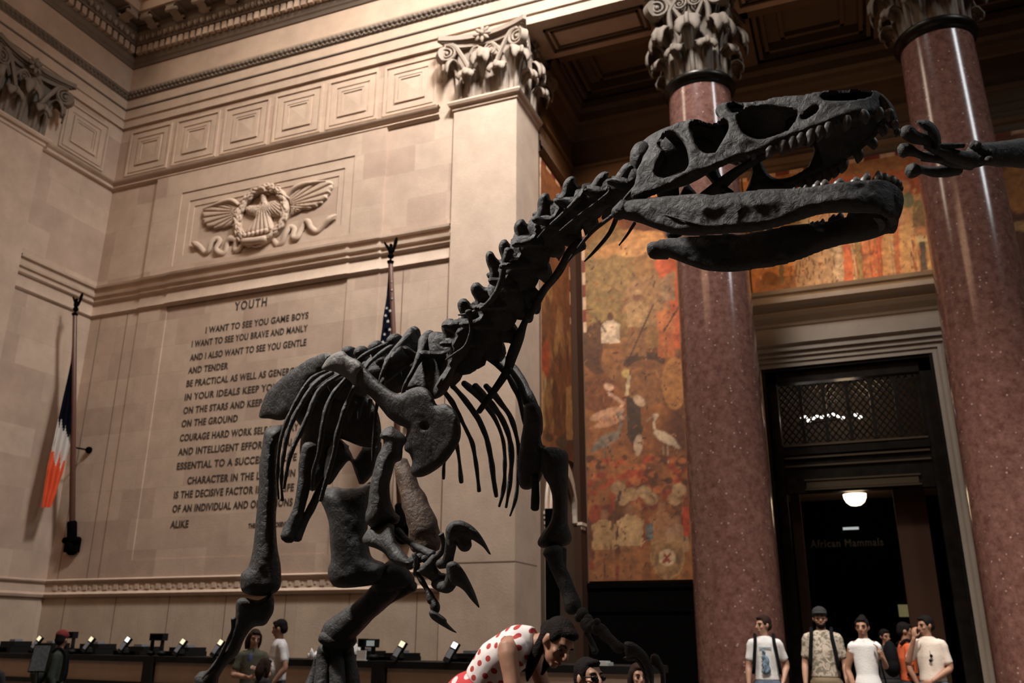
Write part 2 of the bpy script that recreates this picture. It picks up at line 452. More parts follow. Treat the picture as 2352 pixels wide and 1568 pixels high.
# dado cap with a shallow carved band
mb = MB()
DADO = [(PX0, YB, 0, -1), (XL, YB, 1, -1), (XL, 4, 1, 0)]
molding(DADO, [(0, 2.18), (0.09, 2.20), (0.11, 2.25), (0.07, 2.29), (0.05, 2.30), (0.05, 2.46), (0.08, 2.48), (0.09, 2.53), (0.03, 2.56), (0, 2.56)], mb)
x = XL+0.3
while x < PX0-0.3:
    mb.box((x, YB-0.065, 2.33), (x+0.10, YB-0.04, 2.43)); mb.box((x+0.14, YB-0.06, 2.36), (x+0.18, YB-0.04, 2.41)); x += 0.27
struct(mb.build('trim_3', M['plain']))
# architrave: three fasciae and the carved bead course
mb = MB()
molding(MAIN, [(-0.03, 13.392), (0.06, 13.392), (0.06, 13.60), (0.10, 13.615), (0.10, 13.86)], mb)
molding(MAIN, [(0.13, 13.90), (0.13, 14.13)], mb)
molding(MAIN, [(0.20, 14.34), (0.21, 14.37), (0.02, 14.40), (0.02, 15.18)], mb)
mb.box((XL-0.6, YB+0.3, 13.4), (PX0, YR, 17.0)); mb.box((PX0, YB+0.02, 13.40), (XR, YR, 17.0))
ARCH = struct(mb.build('trim_4', M['plain'], smooth=False))
mb = MB()
molding(MAIN, [(0.10, 13.86), (0.12, 13.865), (0.13, 13.88), (0.13, 13.90)], mb)
molding(MAIN, [(0.13, 14.13), (0.15, 14.15), (0.17, 14.17), (0.16, 14.21), (0.18, 14.23), (0.21, 14.30), (0.20, 14.34)], mb)
k = XL+0.25
while k < XR:
    mb.ball((k, YB-0.175, 14.19), (0.035, 0.03, 0.035), 6, 4); mb.ball((k+0.06, YB-0.20, 14.28), (0.045, 0.03, 0.05), 6, 4)
    if k-XL < 12: mb.ball((XL+0.175, YB-(k-XL), 14.19), (0.03, 0.035, 0.035), 6, 4); mb.ball((XL+0.20, YB-(k-XL)-0.06, 14.28), (0.03, 0.045, 0.05), 6, 4)
    k += 0.12
mb.build('carved_bead_course', M['grime'], ARCH)
# main cornice
mb = MB()
molding(MAIN, [(0.0, 15.15), (0.05, 15.16), (0.09, 15.23), (0.12, 15.26), (0.16, 15.34), (0.16, 15.62)], mb)
molding(MAIN, [(0.16, 15.62), (0.29, 15.63), (0.30, 15.67), (0.32, 15.69), (0.40, 15.82), (0.42, 15.85), (0.42, 16.09), (0.86, 16.10)], mb)
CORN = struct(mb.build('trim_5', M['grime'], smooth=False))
mb = MB()
molding(MAIN, [(0.80, 16.095), (0.86, 16.09), (0.86, 16.34), (0.91, 16.37), (1.0, 16.52), (1.0, 16.62), (-0.3, 16.7)], mb)
mb.build('corona', M['plain'], CORN, smooth=False)
den = MB(); n = 0
k = 0.30
while k < 14.6:
    if k+XL < -1: den.box((XL+k, YB-0.275, 15.405), (XL+k+0.125, YB-0.14, 15.605))
    if k < 8: den.box((XL+0.14, YB-k, 15.405), (XL+0.275, YB-k-0.125, 15.605))
    k += 0.19
den.build('dentil_course', M['plain'], CORN, smooth=False)
egg = MB(); k = 0.50
while k < 14.6:
    egg.ball((XL+k, YB-0.36, 15.75), (0.06, 0.05, 0.085), 8, 6); egg.box((XL+k+0.085, YB-0.40, 15.68), (XL+k+0.10, YB-0.30, 15.83))
    if k < 8: egg.ball((XL+0.36, YB-k, 15.75), (0.05, 0.06, 0.085), 8, 6); egg.box((XL+0.30, YB-k-0.085, 15.68), (XL+0.40, YB-k-0.10, 15.83))
    k += 0.19
egg.build('egg_course', M['carved'], CORN)
def modillion():
    b = MB()                                      # scroll bracket, +y = out from wall
    rows = []
    for sx in (-0.12, -0.09, 0.09, 0.12):
        rows.append([(sx, 0.50, 16.36), (sx, 0.50, 16.06), (sx, 0.58, 16.05), (sx, 0.70, 16.13), (sx, 0.82, 16.17), (sx, 0.88, 16.12), (sx, 0.95, 16.13), (sx, 0.98, 16.20), (sx, 0.96, 16.30), (sx, 0.96, 16.36)])
    b.strip(rows); b.tube([(-0.15, 0.90, 16.18), (0.15, 0.90, 16.18)], 0.06, 10, 1); b.tube([(-0.15, 0.60, 16.12), (0.15, 0.60, 16.12)], 0.045, 8, 1)
    b.box((-0.16, 0.5, 16.30), (0.16, 0.97, 16.37))
    b.v = [(x, (y-.5)*.87+.41, (z-16.36)*.8+16.10) for x, y, z in b.v]
    return b
mo = modillion().build('modillion', M['carved'], CORN)
first = True
for k in range(10):
    x = XL+0.98+0.80*k
    o = mo if first else rep(mo, parent=CORN); first = False
    o.location = (x, YB, 0); o.rotation_euler = (0, 0, PI)
    if k < 5:
        o = rep(mo, parent=CORN); o.location = (XL, YB-0.98-0.80*k, 0); o.rotation_euler = (0, 0, -PI/2)

# --- left wall
mb = MB(); mb.box((XL-1.2, -14, 0), (XL, YB, 17.5)); WALL_LEFT = struct(mb.build('wall_left', M['stone'], smooth=False))
mb = MB(); mb.box((XL-0.1, 4, 0), (XL+0.03, YB, 2.25)); mb.build('base_slabs', M['slab'], WALL_LEFT, smooth=False)

# --- square coffers between the two trims (nested frames with a small pyramid)
def coffer(mb, cx, z0, z1, half, tr):
    cz = (z0+z1)/2; hz = (z1-z0)/2
    def fr(h, v, w, o):
        for a in ((-h, -v, h, -v+w), (-h, v-w, h, v), (-h, -v+w, -h+w, v-w), (h-w, -v+w, h, v-w)):
            c = [tr(cx+a[i], yy, cz+a[j]) for yy in (-0.01, o) for i, j in ((0, 1), (2, 1), (2, 3), (0, 3))]
            mb.add(c, [(0, 3, 2, 1), (4, 5, 6, 7), (0, 1, 5, 4), (1, 2, 6, 5), (2, 3, 7, 6), (3, 0, 4, 7)])
    fr(half+0.08, hz+0.07, 0.05, 0.03); fr(half-0.01, hz-0.02, 0.13, 0.018); fr(half-0.20, hz-0.20, 0.07, 0.03); fr(half*0.50, hz*0.50, 0.045, 0.02)
    h = half*0.40; v = hz*0.40
    mb.add([tr(cx-h, 0, cz-v), tr(cx+h, 0, cz-v), tr(cx+h, 0, cz+v), tr(cx-h, 0, cz+v), tr(cx, 0.014, cz)], [(0, 1, 4), (1, 2, 4), (2, 3, 4), (3, 0, 4)])
for k in range(6):
    mb = MB(); coffer(mb, -15.09+1.43*k, 12.08, 13.18, 0.56, lambda x, o, z: (x, YB-o, z)); mb.build('square_coffer', M['plain'], WALL_BACK, smooth=False)
mb = MB(); coffer(mb, 12.95, 12.08, 13.18, 0.56, lambda y, o, z: (XL+o, y, z)); mb.build('square_coffer', M['plain'], WALL_LEFT, smooth=False)

# --- acanthus leaf, volute, rosette
def leaf_mesh(h, w, out):
    b = MB(); rows = []; nv, nu = 16, 13
    path = [(0, 0), (0.02, 0.25), (0.05, 0.5), (0.10, 0.75), (0.22, 0.93), (0.42, 1.0), (0.62, 0.955), (0.74, 0.85), (0.75, 0.73)]
    pts, _ = crom([Vector((0, p[0]*out, p[1]*h)) for p in path], [1]*len(path), 2)
    L = len(pts)
    for i, p in enumerate(pts):
        t = i/(L-1)
        ww = w*(0.50+0.50*min(1, max(0, (t-.15)/.55))**1.3)*(1-0.30*max(0, (t-0.85)/0.15)**1.5)
        ww *= 1+0.06*math.sin(t*30)
        row = []
        for k in range(nu):
            u = -1+2*k/(nu-1)
            drop = abs(u)**2.4*(0.04+0.30*max(0, t-0.5))*h
            ruf = 0.008*math.cos(u*9)*(0.4+t)
            back = -0.12*u*u*out*(1 if t < 0.5 else 0.2)
            row.append((u*ww/2, -(p.y+ruf+back), p.z-drop))
        rows.append(row)
    b.strip(rows)
    b.tube([(0, -(p.y+0.012), p.z) for p in pts[::2]], [0.035*w/0.5]*len(pts[::2]), 6, 1)
    return b
def spiral(mb, c, ax, ay, r0, turns=2.4, tr=0.03, sgn=1):
    pts = []; rad = []
    for i in range(34):
        t = i/33; a = sgn*turns*2*PI*t+PI/2; r = r0*(1-0.86*t)
        pts.append(Vector(c)+ax*(r*math.cos(a))+ay*(r*math.sin(a))); rad.append(tr*(1-0.45*t))
    mb.tube(pts, rad, 6, 1); mb.ball(c, r0*0.2, 8, 6)
def rosette(mb, c, n, up, r):
    s = n.cross(up)
    for k in range(8):
        a = 2*PI*k/8; d = s*math.cos(a)+up*math.sin(a)
        mb.ball(Vector(c)+d*r*0.62, (r*0.42, r*0.22, r*0.16), 8, 6, (d, d.cross(n), n))
    mb.ball(Vector(c)+n*r*0.16, r*0.3, 8, 6)
def solid(o, t):
    md = o.modifiers.new('thickness', 'SOLIDIFY'); md.thickness = t; md.offset = 0
    return o
LEAF_S = leaf_mesh(0.62, 0.40, 0.40); LEAF_T = leaf_mesh(1.02, 0.42, 0.46)
leaf_data = {}
def put_leaf(kind, parent, loc, rz, sc=1.0, cm=None):
    cm = cm or M['carved']; key = (kind, cm.name)
    if key not in leaf_data:
        o = (LEAF_S if kind == 's' else LEAF_T).build('acanthus_leaf', cm, smooth=True, fix=False)
        solid(o, 0.035); leaf_data[key] = o
        o.parent = parent; o.matrix_parent_inverse = pmat(parent).inverted()
    else:
        o = rep(leaf_data[key], parent=parent); o.matrix_parent_inverse = pmat(parent).inverted()
    o.location = loc; o.rotation_euler = (0, 0, rz); o.scale = (sc, sc, sc)
    return o
def abacus(mb, cx, cy, half, z0, z1, dip, horn=0.10):
    """square slab with hollowed sides and cut corners, three stacked steps"""
    for (s, za, zb) in ((0.90, z0, z0+(z1-z0)*0.42), (0.94, z0+(z1-z0)*0.42, z0+(z1-z0)*0.55), (1.0, z0+(z1-z0)*0.55, z1)):
        loop = []
        for q in range(4):
            ca, sa = math.cos(q*PI/2), math.sin(q*PI/2)
            for i in range(13):
                u = -1+2*i/12; lx = u*(half*s-horn*0.5); ly = -(half*s)+dip*(1-u*u)
                loop.append((cx+lx*ca-ly*sa, cy+lx*sa+ly*ca))
        n = len(loop)
        vs = [(x, y, za) for x, y in loop]+[(x, y, zb) for x, y in loop]
        fs = [(i, (i+1) % n, n+(i+1) % n, n+i) for i in range(n)]+[tuple(range(n-1, -1, -1)), tuple(range(n, 2*n))]
        mb.add(vs, fs)

def corner_volute(mb, c, d, z, r):
    """paired scrolls meeting on the diagonal d"""
    up = Vector((0, 0, 1)); s = Vector((-d.y, d.x, 0))
    for k in (-1, 1):
        base = Vector(c)+s*(0.10*k)
        ax = (d*0.82-s*0.57*k).normalized()
        spiral(mb, base+Vector((0, 0, z)), ax, up, r, 2.2, r*0.17, 1)
        st = base+Vector((0, 0, z))
        mb.tube([st-ax*0.52+up*-0.50, st-ax*0.36+up*-0.16, st-ax*0.16+up*(r*0.85), st+up*r], [0.05, 0.05, 0.05, 0.04], 6, 3)
    mb.tube([Vector(c)-s*0.075+Vector((0, 0, z)), Vector(c)+s*0.075+Vector((0, 0, z))], r*0.92, 18, 1, caps=False)

def square_capital(name, parent, x0, x1, y0, y1, zb, zt, sides, cm=None):
    """sides: list of outward normals that carry leaves"""
    cx, cy = (x0+x1)/2, (y0+y1)/2; H = zt-zb; cm = cm or M['carved']
    b = MB(); b.box((x0+0.02, y0+0.02, zb), (x1-0.02, y1-0.02, zt-0.2))
    abacus(b, cx, cy, (x1-x0)/2+0.33, zt-0.24, zt, 0.20)
    cap = b.build('capital', cm, parent, smooth=False)
    hw = (x1-x0)/2
    for (nx, ny) in sides:
        n = Vector((nx, ny, 0)); s = Vector((-ny, nx, 0)); rz = math.atan2(nx, -ny)
        hd = hw
        mid = Vector((cx, cy, 0))+n*hd
        for u in (-0.52, 0.52): put_leaf('s', cap, mid+s*(u*hw*0.98)+Vector((0, 0, zb)), rz, 1.0, cm)
        put_leaf('t', cap, mid+Vector((0, 0, zb)), rz, 1.0, cm)
        b = MB()
        for k in (-1, 1):
            ax = s*k
            spiral(b, mid+n*0.14+s*(k*-0.16)+Vector((0, 0, zt-0.50)), -ax, Vector((0, 0, 1)), 0.15, 2.0, 0.026)
            b.tube([mid+n*0.03+s*(k*0.42)+Vector((0, 0, zt-0.95)), mid+n*0.08+s*(k*0.38)+Vector((0, 0, zt-0.62)), mid+n*0.14+s*(k*0.22)+Vector((0, 0, zt-0.38)), mid+n*0.15+s*(k*0.12)+Vector((0, 0, zt-0.36))], [0.055, 0.05, 0.045, 0.03], 6, 3)
        b.build('inner_scroll', cm, cap)
        b = MB(); rosette(b, mid+n*0.22+Vector((0, 0, zt-0.13)), n, Vector((0, 0, 1)), 0.20); b.build('rosette', cm, cap)
    cs = {(1, -1), (-1, -1), (1, 1), (-1, 1)}
    for sx, sy in cs:
        if not any((nx == sx and ny == 0) or (ny == sy and nx == 0) for nx, ny in sides): continue
        d = Vector((sx, sy, 0)).normalized(); c = Vector((cx+sx*hw, cy+sy*(y1-y0)/2, 0))
        put_leaf('t', cap, c-d*0.06+Vector((0, 0, zb)), math.atan2(d.x, -d.y), 0.97, cm)
        b = MB(); corner_volute(b, c+d*0.26, d, zt-0.44, 0.20); b.build('volute', cm, cap)
    return cap

# --- corner pier between inscription wall and colonnade
pier = empty('corner_pier', ((PX0+PX1)/2, YB+0.6, 0), 'pale square limestone pier with leafy capital between inscription wall and murals', 'pier')
mb = MB(); mb.box((PX0, YB-0.07, 0), (PX1, YR, 11.74)); mb.build('shaft', M['plain'], pier, smooth=False)
mb = MB(); rows = []
prof = [(0.0, 11.68), (0.03, 11.70), (0.03, 11.76), (0.09, 11.79), (0.115, 11.84), (0.09, 11.89), (0.0, 11.90)]
for (x, y, nx, ny) in ((PX0, YR, -1, 0), (PX0, YB-0.07, -1, -1), (PX1, YB-0.07, 1, -1), (PX1, YR, 1, 0)): rows.append([(x+nx*o, y+ny*o, z) for o, z in prof])
mb.strip(rows); mb.build('necking', M['plain'], pier, smooth=False)
mb = MB(); mb.box((PX0-0.002, YB-0.075, 2.655), (PX1+0.002, YR-0.2, 2.67)); mb.build('base_joint', M['groove'], pier, smooth=False)
square_capital('capital', pier, PX0+0.02, PX1-0.02, YB-0.06, YB-0.06+1.34, 11.88, 13.40, [(0, -1), (1, 0)])

# --- pilaster on the left wall
pil = empty('wall_pilaster', (XL, 11.1, 0), 'broad limestone pilaster with dark leafy capital on the left wall', 'pilaster')
mb = MB(); mb.box((XL-0.05, 10.45, 0), (XL+0.14, 11.87, 11.76)); mb.build('shaft', M['plain'], pil, smooth=False)
mb = MB(); rows = []
for (x, y, nx, ny) in ((XL, 10.45, 0, -1), (XL+0.14, 10.45, 1, -1), (XL+0.14, 11.87, 1, 1), (XL, 11.87, 0, 1)): rows.append([(x+nx*o, y+ny*o, z) for o, z in prof])
mb.strip(rows); mb.build('necking', M['plain'], pil, smooth=False)
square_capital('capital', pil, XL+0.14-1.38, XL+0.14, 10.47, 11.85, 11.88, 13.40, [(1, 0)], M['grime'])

# --- red columns
def column(cx, cy, label):
    t = empty('marble_column', (cx, cy, 0), label, 'column', 'polished red marble columns of the colonnade')
    b = MB(); pr = []
    for i in range(25):
        k = i/24; z = 0.5+k*10.72; r = 0.675-0.095*(k**1.6); pr.append((r, z))
    b.lathe(pr, 56, (cx, cy, 0)); sh = b.build('shaft', M['marble'], t)
    b = MB(); b.lathe([(0.66, 0.5), (0.74, 0.46), (0.78, 0.38), (0.74, 0.31), (0.72, 0.27), (0.80, 0.22), (0.86, 0.12), (0.82, 0.02), (0.82, 0)], 48, (cx, cy, 0)); b.build('base', M['plain'], t)
    b = MB(); b.lathe([(0.575, 11.20), (0.60, 11.22), (0.605, 11.27), (0.62, 11.29), (0.665, 11.32), (0.685, 11.37), (0.665, 11.42), (0.60, 11.44)], 56, (cx, cy, 0)); b.build('necking', M['bronze'], t)
    b = MB(); zb, zt = 11.42, 13.40
    b.lathe([(0.56, zb), (0.56, zb+0.9), (0.60, zb+1.3), (0.72, zt-0.24)], 40, (cx, cy, 0)); abacus(b, cx, cy, 0.92, zt-0.24, zt, 0.20)
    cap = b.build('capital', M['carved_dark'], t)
    for k in range(8):
        a = 2*PI*k/8+PI/8; d = Vector((math.cos(a), math.sin(a), 0))
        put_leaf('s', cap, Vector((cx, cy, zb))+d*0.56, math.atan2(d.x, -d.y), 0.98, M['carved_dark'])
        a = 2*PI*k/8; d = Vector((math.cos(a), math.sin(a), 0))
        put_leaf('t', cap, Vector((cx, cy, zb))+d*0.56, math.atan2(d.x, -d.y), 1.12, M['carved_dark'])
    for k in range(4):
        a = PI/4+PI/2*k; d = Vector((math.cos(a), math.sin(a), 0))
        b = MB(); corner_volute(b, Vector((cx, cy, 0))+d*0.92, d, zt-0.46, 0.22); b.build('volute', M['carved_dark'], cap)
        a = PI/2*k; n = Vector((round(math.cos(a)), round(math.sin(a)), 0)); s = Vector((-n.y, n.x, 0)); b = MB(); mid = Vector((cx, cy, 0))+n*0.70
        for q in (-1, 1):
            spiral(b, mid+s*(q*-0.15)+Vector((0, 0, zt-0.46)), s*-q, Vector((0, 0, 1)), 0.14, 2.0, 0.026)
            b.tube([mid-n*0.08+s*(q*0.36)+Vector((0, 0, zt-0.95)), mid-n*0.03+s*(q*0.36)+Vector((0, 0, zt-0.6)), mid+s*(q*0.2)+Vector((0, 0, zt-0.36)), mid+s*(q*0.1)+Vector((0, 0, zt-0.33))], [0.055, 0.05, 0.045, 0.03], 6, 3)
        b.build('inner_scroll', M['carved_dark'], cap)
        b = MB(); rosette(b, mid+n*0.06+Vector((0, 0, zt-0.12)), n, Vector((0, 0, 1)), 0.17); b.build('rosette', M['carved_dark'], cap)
    return t
COLX = (-1.97, 2.15)
column(COLX[0], 14.6, 'polished red marble column behind the dinosaur skull, left of the bronze doorway')
column(COLX[1], 14.6, 'polished red marble column at the right of the bronze doorway behind the single claw')

# --- recess behind the columns
mb = MB(); mb.box((PX1-0.8, YR, 0), (PX1, YW+0.5, 15)); WALL_REC = struct(mb.build('wall_recess_left', M['brownstone_dim'], smooth=False))
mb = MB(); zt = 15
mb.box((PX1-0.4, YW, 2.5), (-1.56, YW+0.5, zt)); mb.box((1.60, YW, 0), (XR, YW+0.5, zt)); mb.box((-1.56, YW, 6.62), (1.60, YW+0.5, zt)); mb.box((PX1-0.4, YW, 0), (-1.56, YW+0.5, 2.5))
WALL_RB = struct(mb.build('wall_recess_back', M['brownstone_dim'], smooth=False))
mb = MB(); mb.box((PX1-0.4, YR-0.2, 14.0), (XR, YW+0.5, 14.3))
CEIL = struct(mb.build('ceiling', M['brownstone_dim'], smooth=False))
mb = MB()
for y in (15.25, 17.35): mb.box((PX1, y-0.0, 13.55), (XR, y+0.35, 14.02))
for x in (PX1, -2.6, -1.4, 1.4, 2.6, 5.4, 6.6): mb.box((x, YR, 13.55), (x+0.4, YW, 14.02))
for a, b2 in ((-5.05, -2.65), (-0.95, 1.35), (3.05, 5.35)):
    for q, zz in ((0.0, 13.66), (0.14, 13.78), (0.5, 13.88)):
        x0, x1, y0, y1 = a+q, b2-q, 15.6+q*0.7, 17.35-q*0.7
        mb.box((x0, y0, zz), (x1, y0+0.08, 14.02)); mb.box((x0, y1-0.08, zz), (x1, y1, 14.02)); mb.box((x0, y0, zz), (x0+0.08, y1, 14.02)); mb.box((x1-0.08, y0, zz), (x1, y1, 14.02))
mb.build('coffer_ribs', M['brownstone_dim'], CEIL, smooth=False)
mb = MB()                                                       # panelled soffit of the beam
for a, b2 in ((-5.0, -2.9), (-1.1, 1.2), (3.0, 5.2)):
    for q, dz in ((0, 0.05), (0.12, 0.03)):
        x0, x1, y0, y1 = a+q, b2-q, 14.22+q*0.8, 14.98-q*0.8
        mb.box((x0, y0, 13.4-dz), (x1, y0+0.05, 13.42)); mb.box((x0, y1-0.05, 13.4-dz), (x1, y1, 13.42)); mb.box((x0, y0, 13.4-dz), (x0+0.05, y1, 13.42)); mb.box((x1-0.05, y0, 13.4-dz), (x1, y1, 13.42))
mb.build('soffit_panels', M['brownstone_dim'], CEIL, smooth=False)
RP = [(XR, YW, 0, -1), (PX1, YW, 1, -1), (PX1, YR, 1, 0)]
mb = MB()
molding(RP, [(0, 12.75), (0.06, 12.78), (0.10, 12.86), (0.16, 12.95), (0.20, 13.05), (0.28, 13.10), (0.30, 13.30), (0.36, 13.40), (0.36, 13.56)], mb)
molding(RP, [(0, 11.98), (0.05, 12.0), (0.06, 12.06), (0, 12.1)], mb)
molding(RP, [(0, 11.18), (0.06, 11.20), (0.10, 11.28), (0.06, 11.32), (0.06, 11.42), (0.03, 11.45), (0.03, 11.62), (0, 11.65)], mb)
struct(mb.build('trim_6', M['brownstone_dim'], smooth=False))
# dark bar in the corner between the murals, dark wainscot below them
mb = MB(); mb.box((PX1, YW-0.42, 0), (PX1+0.16, YW, 11.0)); struct(mb.build('trim_7', M['darkwall'], smooth=False))
mb = MB(); mb.box((PX1+0.1, YW-0.06, 0), (-1.9, YW, 2.50)); mb.box((PX1+0.1, YW-0.10, 1.95), (-1.9, YW-0.05, 2.0)); mb.box((PX1+0.1, YW-0.10, 2.40), (-1.9, YW-0.05, 2.50))
mb.box((1.95, YW-0.06, 0), (XR, YW, 2.50)); struct(mb.build('baseboard_back', M['black'], smooth=False))
# arched opening on the recess side wall
M['archstone'] = stone_mat('pale_arch_stone', (0.62, 0.48, 0.36), (.5, .5, .5), blocks=False)
arch = empty('arched_niche', (PX1, 16.4, 0), 'pale moulded stone arch on the side wall behind the pier', 'arch')
mb = MB()
for (w, o, hh) in ((0.98, 0.05, 0.16), (0.84, 0.09, 0.12)):
    for i in range(20):
        a0, a1 = PI*i/20, PI*(i+1)/20; pts = []
        for oo in (-0.02, o):
            for (r, a) in ((w, a0), (w-hh, a0), (w-hh, a1), (w, a1)): pts.append((PX1+oo, 16.42+r*math.cos(a), 3.66+r*1.25*math.sin(a)))
        mb.add(pts, [(4, 5, 6, 7), (0, 1, 5, 4), (1, 2, 6, 5), (2, 3, 7, 6), (3, 0, 4, 7)])
mb.build('arch_moulding', M['archstone'], arch, smooth=False)
for y in (15.46, 17.26):
    mb = MB(); mb.box((PX1-0.02, y-0.02, 0), (PX1+0.07, y+0.16, 3.4)); mb.box((PX1-0.02, y+0.02, 0), (PX1+0.10, y+0.12, 3.4))
    for z, q in ((3.36, 0.03), (3.44, 0.05), (3.54, 0.07), (3.62, 0.09)): mb.box((PX1-0.02, y-q, z), (PX1+0.10+q, y+0.14+q, z+0.06))
    mb.build('jamb', M['archstone'], arch, smooth=False)
mb = MB(); mb.box((PX1-0.05, 15.5, 0), (PX1+0.02, 17.3, 3.6)); mb.build('dark_infill', M['brownstone_dim'], arch, smooth=False)

# --- bronze doorway
door = struct(empty('door_1', (0, YW, 0), 'tall dark bronze doorway with latticed transom between the red columns', 'doorway'))
mb = MB()
for (x0, x1, zt, o) in ((-1.56, 1.60, 6.62, 0.02), (-1.66, 1.70, 6.72, 0.05), (-1.76, 1.80, 6.82, 0.09), (-1.86, 1.90, 6.92, 0.14)):
    w = 0.105; y = YW-o
    mb.box((x0-w, y, 0), (x0, YW+0.02, zt+w)); mb.box((x1, y, 0), (x1+w, YW+0.02, zt+w)); mb.box((x0, y, zt), (x1, YW+0.02, zt+w))
mb.build('stone_surround', M['doorstone_shaded'], door, smooth=False)
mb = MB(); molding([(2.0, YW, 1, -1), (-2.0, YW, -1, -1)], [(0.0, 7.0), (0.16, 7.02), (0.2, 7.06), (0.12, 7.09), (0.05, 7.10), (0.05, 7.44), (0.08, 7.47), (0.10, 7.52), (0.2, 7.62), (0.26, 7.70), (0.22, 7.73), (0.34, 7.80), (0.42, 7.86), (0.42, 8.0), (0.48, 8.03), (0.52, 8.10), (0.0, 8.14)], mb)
mb.build('door_cornice', M['doorstone_shaded'], door, smooth=False)
mb = MB(); y0 = YW+0.12
mb.box((-1.56, y0, 0), (-1.30, y0+0.2, 6.62)); mb.box((1.34, y0, 0), (1.60, y0+0.2, 6.62)); mb.box((-1.56, y0, 6.32), (1.60, y0+0.2, 6.62))
mb.box((-1.30, y0-0.03, 4.86), (1.34, y0+0.2, 5.06)); mb.box((-1.30, y0+0.02, 4.12), (1.34, y0+0.2, 4.9))
mb.box((-1.56, YW, 0), (-1.50, y0+0.2, 6.62)); mb.box((1.54, YW, 0), (1.60, y0+0.2, 6.62)); mb.box((-1.5, YW+0.02, 6.56), (1.55, y0+0.2, 6.62))
mb.build('bronze_frame', M['bronze'], door, smooth=False)
mb = MB()
for z, q in ((5.02, 0.05), (4.78, 0.03), (4.62, 0.02)): mb.box((-1.28, y0-q, z), (1.32, y0, z+0.035))
for z in (4.34, 4.16): mb.box((-0.95, y0-0.03, z), (1.1, y0+0.02, z+0.03))
mb.box((-0.92, y0-0.01, 4.20), (1.06, y0+0.03, 4.33))
mb.build('bronze_moulding', M['bronze_lit'], door, smooth=False)
for k in range(6):
    x0 = -1.27+k*0.435; x1 = x0+0.37; mb = MB(); z0, z1 = 5.10, 6.28
    for i in range(-9, 6):
        for sg in (1, -1):
            a = x0+i*0.125 if sg == 1 else x1-i*0.125
            # slanted bars clipped to the panel
            p, q = Vector((a, 0, z0)), Vector((a+sg*(z1-z0)*0.8, 0, z1)); xa, xb = (x0, x1)
            def clip(p, q, lim, gt):
                f = lambda v: (v.x-lim)*(1 if gt else -1)
                if f(p) < 0 and f(q) < 0: return None
                if f(p) < 0: p = p+(q-p)*(f(p)/(f(p)-f(q)))
                elif f(q) < 0: q = q+(p-q)*(f(q)/(f(q)-f(p)))
                return p, q
            r = clip(p, q, xa, True)
            if r: r = clip(*r, xb, False)
            if r and (r[0]-r[1]).length > 0.03:
                p, q = r; p.y = q.y = y0+0.08; d = (q-p).normalized(); s = d.cross(Vector((0, 1, 0)))
                mb.obox((p+q)/2, d*((p-q).length/2), Vector((0, 0.012, 0)), s*0.014)
    mb.box((x1, y0+0.04, z0), (x1+0.065, y0+0.14, z1))
    mb.build('lattice_panel', M['bronze'], door, smooth=False)
# corridor beyond
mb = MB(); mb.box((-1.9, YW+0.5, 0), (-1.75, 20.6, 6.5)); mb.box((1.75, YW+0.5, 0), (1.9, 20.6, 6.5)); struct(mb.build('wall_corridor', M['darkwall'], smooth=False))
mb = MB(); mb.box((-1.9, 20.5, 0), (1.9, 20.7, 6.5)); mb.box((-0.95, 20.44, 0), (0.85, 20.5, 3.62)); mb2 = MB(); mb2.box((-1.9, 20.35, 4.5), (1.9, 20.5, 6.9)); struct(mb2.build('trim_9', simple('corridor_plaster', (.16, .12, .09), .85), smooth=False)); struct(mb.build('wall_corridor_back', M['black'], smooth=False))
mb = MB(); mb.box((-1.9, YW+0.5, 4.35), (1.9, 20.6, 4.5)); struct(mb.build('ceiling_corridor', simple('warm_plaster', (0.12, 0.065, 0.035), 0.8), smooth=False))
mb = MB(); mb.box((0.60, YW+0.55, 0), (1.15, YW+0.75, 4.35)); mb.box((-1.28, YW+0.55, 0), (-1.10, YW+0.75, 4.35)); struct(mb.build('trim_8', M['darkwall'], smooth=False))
# ================================================================== INSCRIPTION, EAGLE RELIEF, FLAGS, MURALS
ins = empty('wall_inscription', (-11.5, YB, 3), 'engraved block of dark capital letters headed YOUTH on the limestone wall', 'inscription')
def text(name, s, x, z, size, y, mat, parent, width=None, align='LEFT', sp=1.12, depth=0.004, xdir=Vector((1, 0, 0)), zdir=Vector((0, 0, 1)), origin=None):
    cu = bpy.data.curves.new(name, 'FONT'); cu.body = s; cu.size = size; cu.align_x = align; cu.space_character = sp; cu.extrude = depth; cu.offset = 0.004*size/0.2
    cu.materials.append(mat)
    o = bpy.data.objects.new(name, cu); COL.objects.link(o)
    dg = bpy.context.evaluated_depsgraph_get(); me = bpy.data.meshes.new_from_object(o.evaluated_get(dg))
    bpy.data.objects.remove(o)
    xs = [v.co.x for v in me.vertices]; w = max(xs)-min(xs); k = (width/w) if width else 1.0
    n = xdir.cross(zdir); og = origin if origin is not None else Vector((x, y, z))
    x0 = min(xs) if align == 'LEFT' else 0
    for v in me.vertices: v.co = og+xdir*((v.co.x-x0)*k)+zdir*v.co.y+n*v.co.z
    q = bpy.data.objects.new(name, me); COL.objects.link(q)
    if parent is not None: q.parent = parent; q.matrix_parent_inverse = pmat(parent).inverted()
    return q
